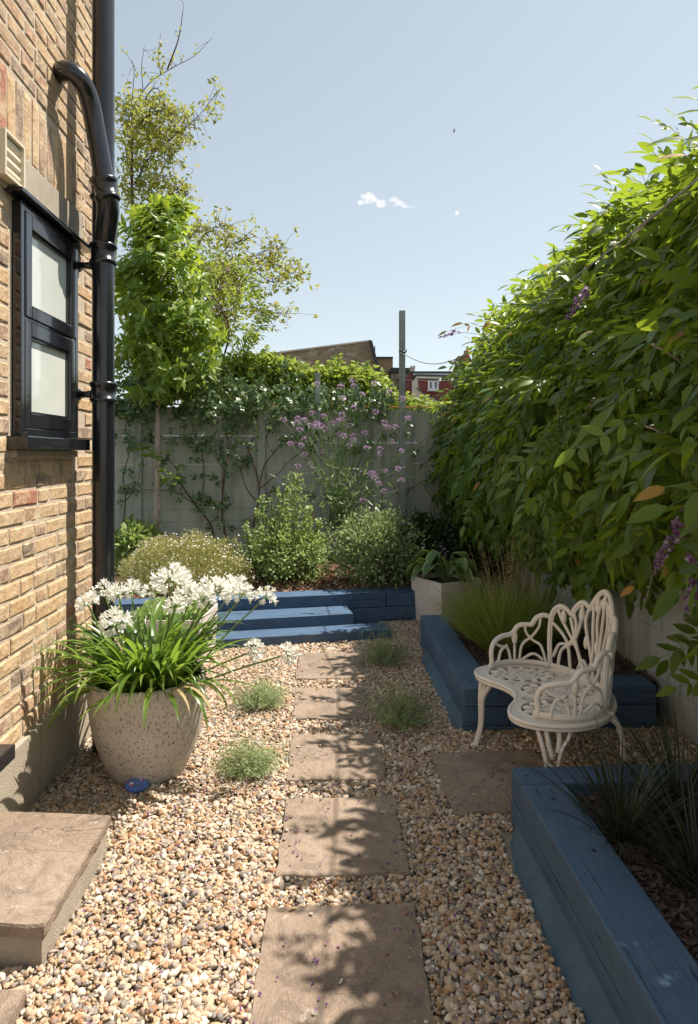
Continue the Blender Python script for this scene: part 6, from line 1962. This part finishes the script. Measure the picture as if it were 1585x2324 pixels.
for i in range(NW):
    Y = random.uniform(1.35, 9.0); s = random.random() ** .9
    if random.random() < .12: s = random.random() * .25
    p, nr = prof_at(s, Y)
    if noise.noise(Vector((Y * 2.6, s * 9, 21))) < -.24 and random.random() < .85: continue
    lum = noise.noise(Vector((Y * 1.1, s * 3.2, 3))) * .24 + noise.noise(Vector((Y * 3.4, s * 9, 9))) * .16
    depth = abs(random.gauss(0, .16)) - .03
    x = p.x + nr.x * (lum - depth); z = p.y + nr.y * (lum * .6 - depth)
    if x > FX - .03 and z < 1.9: x = FX - .04 - random.random() * .1
    n3 = Vector((nr.x, 0, nr.y))
    f_ = n3 * .6 + Vector((random.gauss(-.1, .45), random.gauss(-.35, .6), random.gauss(-.35 if s < .75 else .15, .4)))
    if s < .25: f_ = Vector((random.gauss(-.3, .25), random.gauss(-.2, .4), random.gauss(-.8, .2)))
    up = n3 * .8 + Vector((random.gauss(0, .45), random.gauss(-.2, .45), .9))
    L_all.append((x, Y, z, f_, up, random.choice((random.uniform(.45, .75), random.uniform(.75, 1.1))), s))
for i in range(900):
    Y = random.uniform(1.6, 8.6); far = min(1, max(0, (Y - 2.6) / 6.2)); z = random.uniform(1.4, 3.0); x = random.uniform(1.88, 2.1)
    L_all.append((x, Y, z, Vector((-.6, random.gauss(0, .6), random.gauss(-.5, .4))), Vector((-.8, random.gauss(0, .4), .6)), random.uniform(.8, 1.2), .4))
def place_np(me, lst):
    """merge many copies of one compound leaf mesh into arrays"""
    nv = len(me.vertices); co = np.empty(nv * 3, np.float32); me.vertices.foreach_get('co', co); co = co.reshape(-1, 3)
    nl = len(me.loops); vi = np.empty(nl, np.int32); me.loops.foreach_get('vertex_index', vi)
    npo = len(me.polygons); tot = np.empty(npo, np.int32); me.polygons.foreach_get('loop_total', tot); mi = np.empty(npo, np.int32); me.polygons.foreach_get('material_index', mi)
    rn = np.zeros(nv, np.float32); 
    at = me.attributes['rnd']; at.data.foreach_get('value', rn)
    P = np.array([l[:3] for l in lst]); F = unit(np.array([tuple(l[3]) for l in lst])); N = np.array([tuple(l[4]) for l in lst]); S = np.array([l[5] for l in lst])[:, None, None]
    side = unit(np.cross(F, N)); N = np.cross(side, F)
    V = P[:, None] + S * (side[:, None] * co[None, :, 0:1] + F[:, None] * co[None, :, 1:2] + N[:, None] * co[None, :, 2:3])
    n = len(lst)
    r = (rng.random(n)[:, None] * .88 + rn[None, :])
    return V.reshape(-1, 3), (vi[None] + np.arange(n)[:, None] * nv).ravel(), np.tile(tot, n), np.tile(mi, n), r.ravel()
def merge(name, groups, mats, parent):
    Vs, Ls, Ts, Ms, Rs = [], [], [], [], []; off = 0
    for me, lst, base in groups:
        if not lst: continue
        V, L_, T, Mi, R__ = place_np(me, lst); Vs.append(V); Ls.append(L_ + off); Ts.append(T); Ms.append(np.where(Mi == 1, len(mats) - 1, base)); Rs.append(R__); off += len(V)
    V = np.concatenate(Vs); L_ = np.concatenate(Ls); T = np.concatenate(Ts); Mi = np.concatenate(Ms); R__ = np.concatenate(Rs)
    me = bpy.data.meshes.new(name)
    me.vertices.add(len(V)); me.vertices.foreach_set('co', V.astype(np.float32).ravel())
    me.loops.add(len(L_)); me.loops.foreach_set('vertex_index', L_.astype(np.int32))
    me.polygons.add(len(T)); me.polygons.foreach_set('loop_start', np.concatenate([[0], np.cumsum(T)[:-1]]).astype(np.int32)); me.polygons.foreach_set('loop_total', T.astype(np.int32))
    for m in mats: me.materials.append(m)
    me.polygons.foreach_set('material_index', Mi.astype(np.int32)); me.polygons.foreach_set('use_smooth', np.ones(len(T), bool))
    a = me.attributes.new('rnd', 'FLOAT', 'POINT'); a.data.foreach_set('value', R__.astype(np.float32)); me.update(calc_edges=True)
    return link(name, me, parent)
# choose the 300 that show largest as parts
def show(l):
    x, Y, z = l[:3]; t = x * sin(YAW) + Y * cos(YAW)
    if t < 1.9: return -9
    px_2 = CX + FPX * (x * cos(YAW) - Y * sin(YAW)) / t; py_2 = HY - FPX * (z - CAMH) / t
    if not (0 < px_2 < 1640 and 150 < py_2 < 1560): return -9
    p, nr = prof_at(l[6], Y); inn = (x - p.x) * nr.x + (z - p.y) * nr.y
    return 1.2 / t + inn * 1.6
L_all.sort(key=show, reverse=True)
own = L_all[:270]; rest = L_all[270:]
wi = mw(wis).inverted()
def comp_part(me, l, name='leaf', label=None):
    F = Vector(l[3]).normalized(); N = Vector(l[4]); sd = F.cross(N).normalized(); N = sd.cross(F)
    o = bpy.data.objects.new(name, me); COL.objects.link(o); o.parent = wis
    mt = Matrix(((sd.x, F.x, N.x), (sd.y, F.y, N.y), (sd.z, F.z, N.z))).to_4x4()
    o.matrix_basis = wi @ (Matrix.Translation(Vector(l[:3])) @ mt @ Matrix.Scale(l[5], 4))
    if label: o['label'] = label
    return o
for i, l in enumerate(own):
    me = cv_[i % 9] if random.random() > .12 else cl_[i % 3]
    comp_part(me, l)
groups = [(cv_[k], rest[k::9][:], 0) for k in range(9)]
lime = [groups[0][1][i] for i in range(0, len(groups[0][1]), 2)]
o = merge('foliage', [(cv_[k], g_[1], 0) for k, g_ in enumerate(groups)] + [(co_[k], [(l[0] - .02, l[1] + .15, l[2], l[3], l[4], l[5] * .8, l[6]) for l in rest[k * 7::97]], 2) for k in range(3)] + [(cl_[0], [(l[0] - .03, l[1] + .1, l[2] + .02, l[3], l[4], l[5] * .8, l[6]) for l in lime], 1)], [M['leaf_wist'], M['leaf_lime'], M['leaf_orange'], M['stem']], wis); o['kind'] = 'stuff'
# individual leaves the photograph picks out
for (x, y, t, d, s, vv, lab) in ((1515, 1290, 2.75, (-.9, -.1, -.25), .55, co_[0], 'yellowing leaf'), (1610, 1110, 2.5, (-.8, -.1, .05), .55, co_[1], 'yellowing leaf'),
                             (1420, 950, 2.55, (-.8, -.2, -.35), .8, cb_[0], 'bright young leaf'), (1110, 745, 6.2, (-1, 0, .25), .9, co_[1], None),
                             (1060, 745, 7.2, (-1, 0, -.1), .9, co_[2], None), (1090, 930, 7.6, (-1, -.1, -.1), 1.0, co_[0], None), (1075, 960, 7.7, (-1, -.1, -.2), 1.0, co_[1], None),
                             (1640, 1470, 3.0, (-1, -.1, -.1), .95, cv_[0], None), (1660, 1520, 3.0, (-1, 0, -.2), .8, cv_[3], None), (1600, 1400, 3.2, (-.6, 0, -.7), .9, cv_[5], None)):
    q = PT(x + 20, y - 10, t)
    comp_part(vv, (q.x, q.y, q.z, Vector(d), Vector((0, -.75, .7)), s, 0), 'leaf', lab)
# green shoots running over the surface
b = MB()
for i in range(110):
    Y = random.uniform(2.0, 8.6); s_ = random.uniform(.15, .9); p, nr = prof_at(s_, Y)
    a = Vector((p.x - nr.x * .25, Y + random.uniform(0, .4), p.y - nr.y * .25)); e = Vector((p.x + nr.x * random.uniform(.08, .22), Y - random.uniform(-.1, .4), p.y + nr.y * .15 - random.uniform(-.1, .2)))
    limb(b, [a, a.lerp(e, .5) + Vector((-.03, 0, .06)), e], .0055, .0015, 5)
b.build('shoots', M['stem'], wis, smooth=True)
# woody stems
b = MB()
for i in range(16):
    Y = 1.6 + i * .5; a = Vector((FX - .12, Y + random.uniform(-.2, .2), random.uniform(.9, 1.6)))
    pts = [a, a + Vector((-.1, random.uniform(-.3, .3), .5)), a + Vector((-.25, random.uniform(-.5, .2), 1.0)), a + Vector((-.2, random.uniform(-.6, .2), 1.5))]
    limb(b, pts, .018, .007, 7)
limb(b, [Vector((FX - .1, 6.2, .0)), Vector((FX - .12, 6.0, .7)), Vector((FX - .15, 5.0, 1.5)), Vector((FX - .14, 3.5, 1.8)), Vector((FX - .15, 2.2, 1.9))], .04, .02, 10)
for (x0, y0, x1, y1, t) in ((1480, 780, 1585, 860, 2.75), (1030, 815, 1080, 900, 8), (1500, 480, 1420, 560, 3.0), (1545, 1010, 1440, 960, 2.75)):
    limb(b, [PT(x0, y0, t), PT((x0 + x1) / 2, (y0 + y1) / 2 - 8, t), PT(x1, y1, t + .1)], .007, .003, 6)
b.build('stems', M['bark'], wis, smooth=True)
# long trailing shoots over the sky line
b = MB()
for (pts, t) in (([(1120, 770), (1060, 755), (1000, 765)], 6.6),):
    limb(b, [PT(x, y, t) for x, y in pts], .004, .0015, 5)
b.build('shoots', M['stem'], wis)
for (x, y, t, d, s) in ((1330, 590, 4.3, (-1, 0, .12), .8), (1295, 615, 4.5, (-1, 0, .2), .8), (1370, 515, 3.9, (-1, 0, .2), .7), (1430, 450, 3.5, (-.9, 0, .5), .6), (1490, 400, 3.15, (-.8, 0, .4), .6), (1530, 380, 3.0, (-.5, 0, .9), .5),
                        (1560, 330, 2.85, (-.5, 0, .9), .5), (1600, 330, 2.75, (-.3, 0, 1), .5), (1240, 650, 5.0, (-1, 0, .2), .8), (1200, 700, 5.6, (-1, 0, .1), .8), (1150, 760, 6.3, (-1, 0, .2), .9), (1395, 450, 3.6, (-.2, 0, 1), .5), (1130, 790, 6.9, (-1, 0, 0), .9)):
    q = PT(x, y, t); comp_part(random.choice(cl_ + cv_[:3]), (q.x, q.y, q.z, Vector(d), Vector((0, -.3, 1)), s, 0))
# flower racemes
def raceme(x, y, t, dx, dy, n, size, mats, label=None):
    a = PT(x, y, t); e = PT(x + dx, y + dy, t)
    b = MB(); c = catmull([a, (a + e) / 2 + Vector((.01, 0, .01)), e], 6); b.tube(c, .0022, 5); st_ = b.build('flower_raceme', M['stem'], wis)
    if label: st_['label'] = label
    P, F, N, S, mi = [], [], [], [], []
    for k in range(n):
        s = k / n; p = a.lerp(e, s); w_ = size * (1 - s * .75)
        d = Vector((random.gauss(0, 1), random.gauss(-.3, .8), random.gauss(0, .6))).normalized()
        q = p + d * w_ * 1.1
        for j in range(4):
            P.append(tuple(q + Vector((random.gauss(0, .004),) * 3))); F.append(tuple(d * .5 + Vector((random.gauss(0, .7), random.gauss(0, .7), .5 - .3 * j)))); N.append((random.gauss(0, .4), -1, random.gauss(0, .4))); S.append(size * random.uniform(.7, 1.1) * (1 - s * .45)); mi.append(0 if (random.random() > .3 + s * .5) else 1)
    me = scatter(P, F, N, S, (T_leaf(.42, .12, .25)), [M[mats[0]], M[mats[1]]], 'flowers', mi=mi)
    o = bpy.data.objects.new('flowers', me); COL.objects.link(o); o.parent = st_; o.matrix_parent_inverse = mw(st_).inverted()
raceme(1560, 1165, 2.62, -75, 130, 46, .026, ('wist', 'wistdark'), 'large half-open lilac flower raceme')
raceme(1480, 1295, 2.62, -25, 100, 16, .010, ('straw', 'wistdark'))
raceme(1585, 1262, 2.5, -22, 135, 40, .027, ('wist', 'wistdark'), 'lilac flower raceme at the edge of the picture')
raceme(1328, 655, 3.7, -42, 75, 34, .024, ('wist', 'wistdark'), 'lilac flower raceme high in the foliage')
raceme(1040, 752, 6.6, -46, 16, 26, .022, ('wistdark', 'wist'))
raceme(1355, 905, 3.6, -40, 50, 20, .012, ('straw', 'wistdark')); raceme(1180, 868, 5.6, -8, 24, 14, .018, ('wist', 'wistdark')); raceme(1410, 900, 3.2, -20, 8, 12, .014, ('wist', 'wistdark'))
raceme(1030, 920, 7.6, -45, 42, 30, .018, ('straw', 'straw')); raceme(1050, 940, 7.6, -40, 35, 30, .018, ('straw', 'straw')); raceme(1040, 1010, 7.6, -40, 30, 26, .018, ('straw', 'straw')); raceme(1020, 1035, 7.8, -22, 38, 26, .016, ('straw', 'straw'))
raceme(1045, 985, 7.5, -12, 30, 14, .02, ('wist', 'wistdark')); raceme(1100, 1160, 7.0, -10, 30, 14, .02, ('wist', 'wistdark'))

# ================================================================== BIRD
q = PT(1031, 298, 48)
bd = empty('bird', q, 'tiny dark bird flying in the clear sky above the cloud', 'bird')
b = MB(); b.ellipsoid(q, (.05, .12, .045), None, 12, 8); b.ellipsoid(q + Vector((0, -.13, .025)), (.03, .035, .03)); b.tube([q + Vector((0, -.16, .025)), q + Vector((0, -.20, .02))], [.01, .002], 6)
b.add([q + Vector((-.03, .1, 0)), q + Vector((.03, .1, 0)), q + Vector((.05, .22, .0)), q + Vector((-.05, .22, 0)), q + Vector((0, .16, .015))], [(0, 1, 4), (1, 2, 4), (2, 3, 4), (3, 0, 4), (0, 3, 2, 1)])
b.build('body', M['bird'], bd, smooth=True)
for sg in (-1, 1):
    b = MB(); pr = [(0, .05), (.08, .06), (.15, .03), (.2, .0)]
    vs = []
    for xx, zz in pr:
        w_ = .09 * (1 - xx / .24)
        vs += [q + Vector((sg * xx * .8, -w_ * .5, zz * 2.2 + .01)), q + Vector((sg * xx * .8, w_ * .7, zz * 2.2 + .01)), q + Vector((sg * xx * .8, 0, zz * 2.2))]
    b.add(vs, [(i * 3 + j, i * 3 + (j + 1) % 3, (i + 1) * 3 + (j + 1) % 3, (i + 1) * 3 + j) for i in range(3) for j in range(3)])
    b.build('wing', M['bird'], bd)
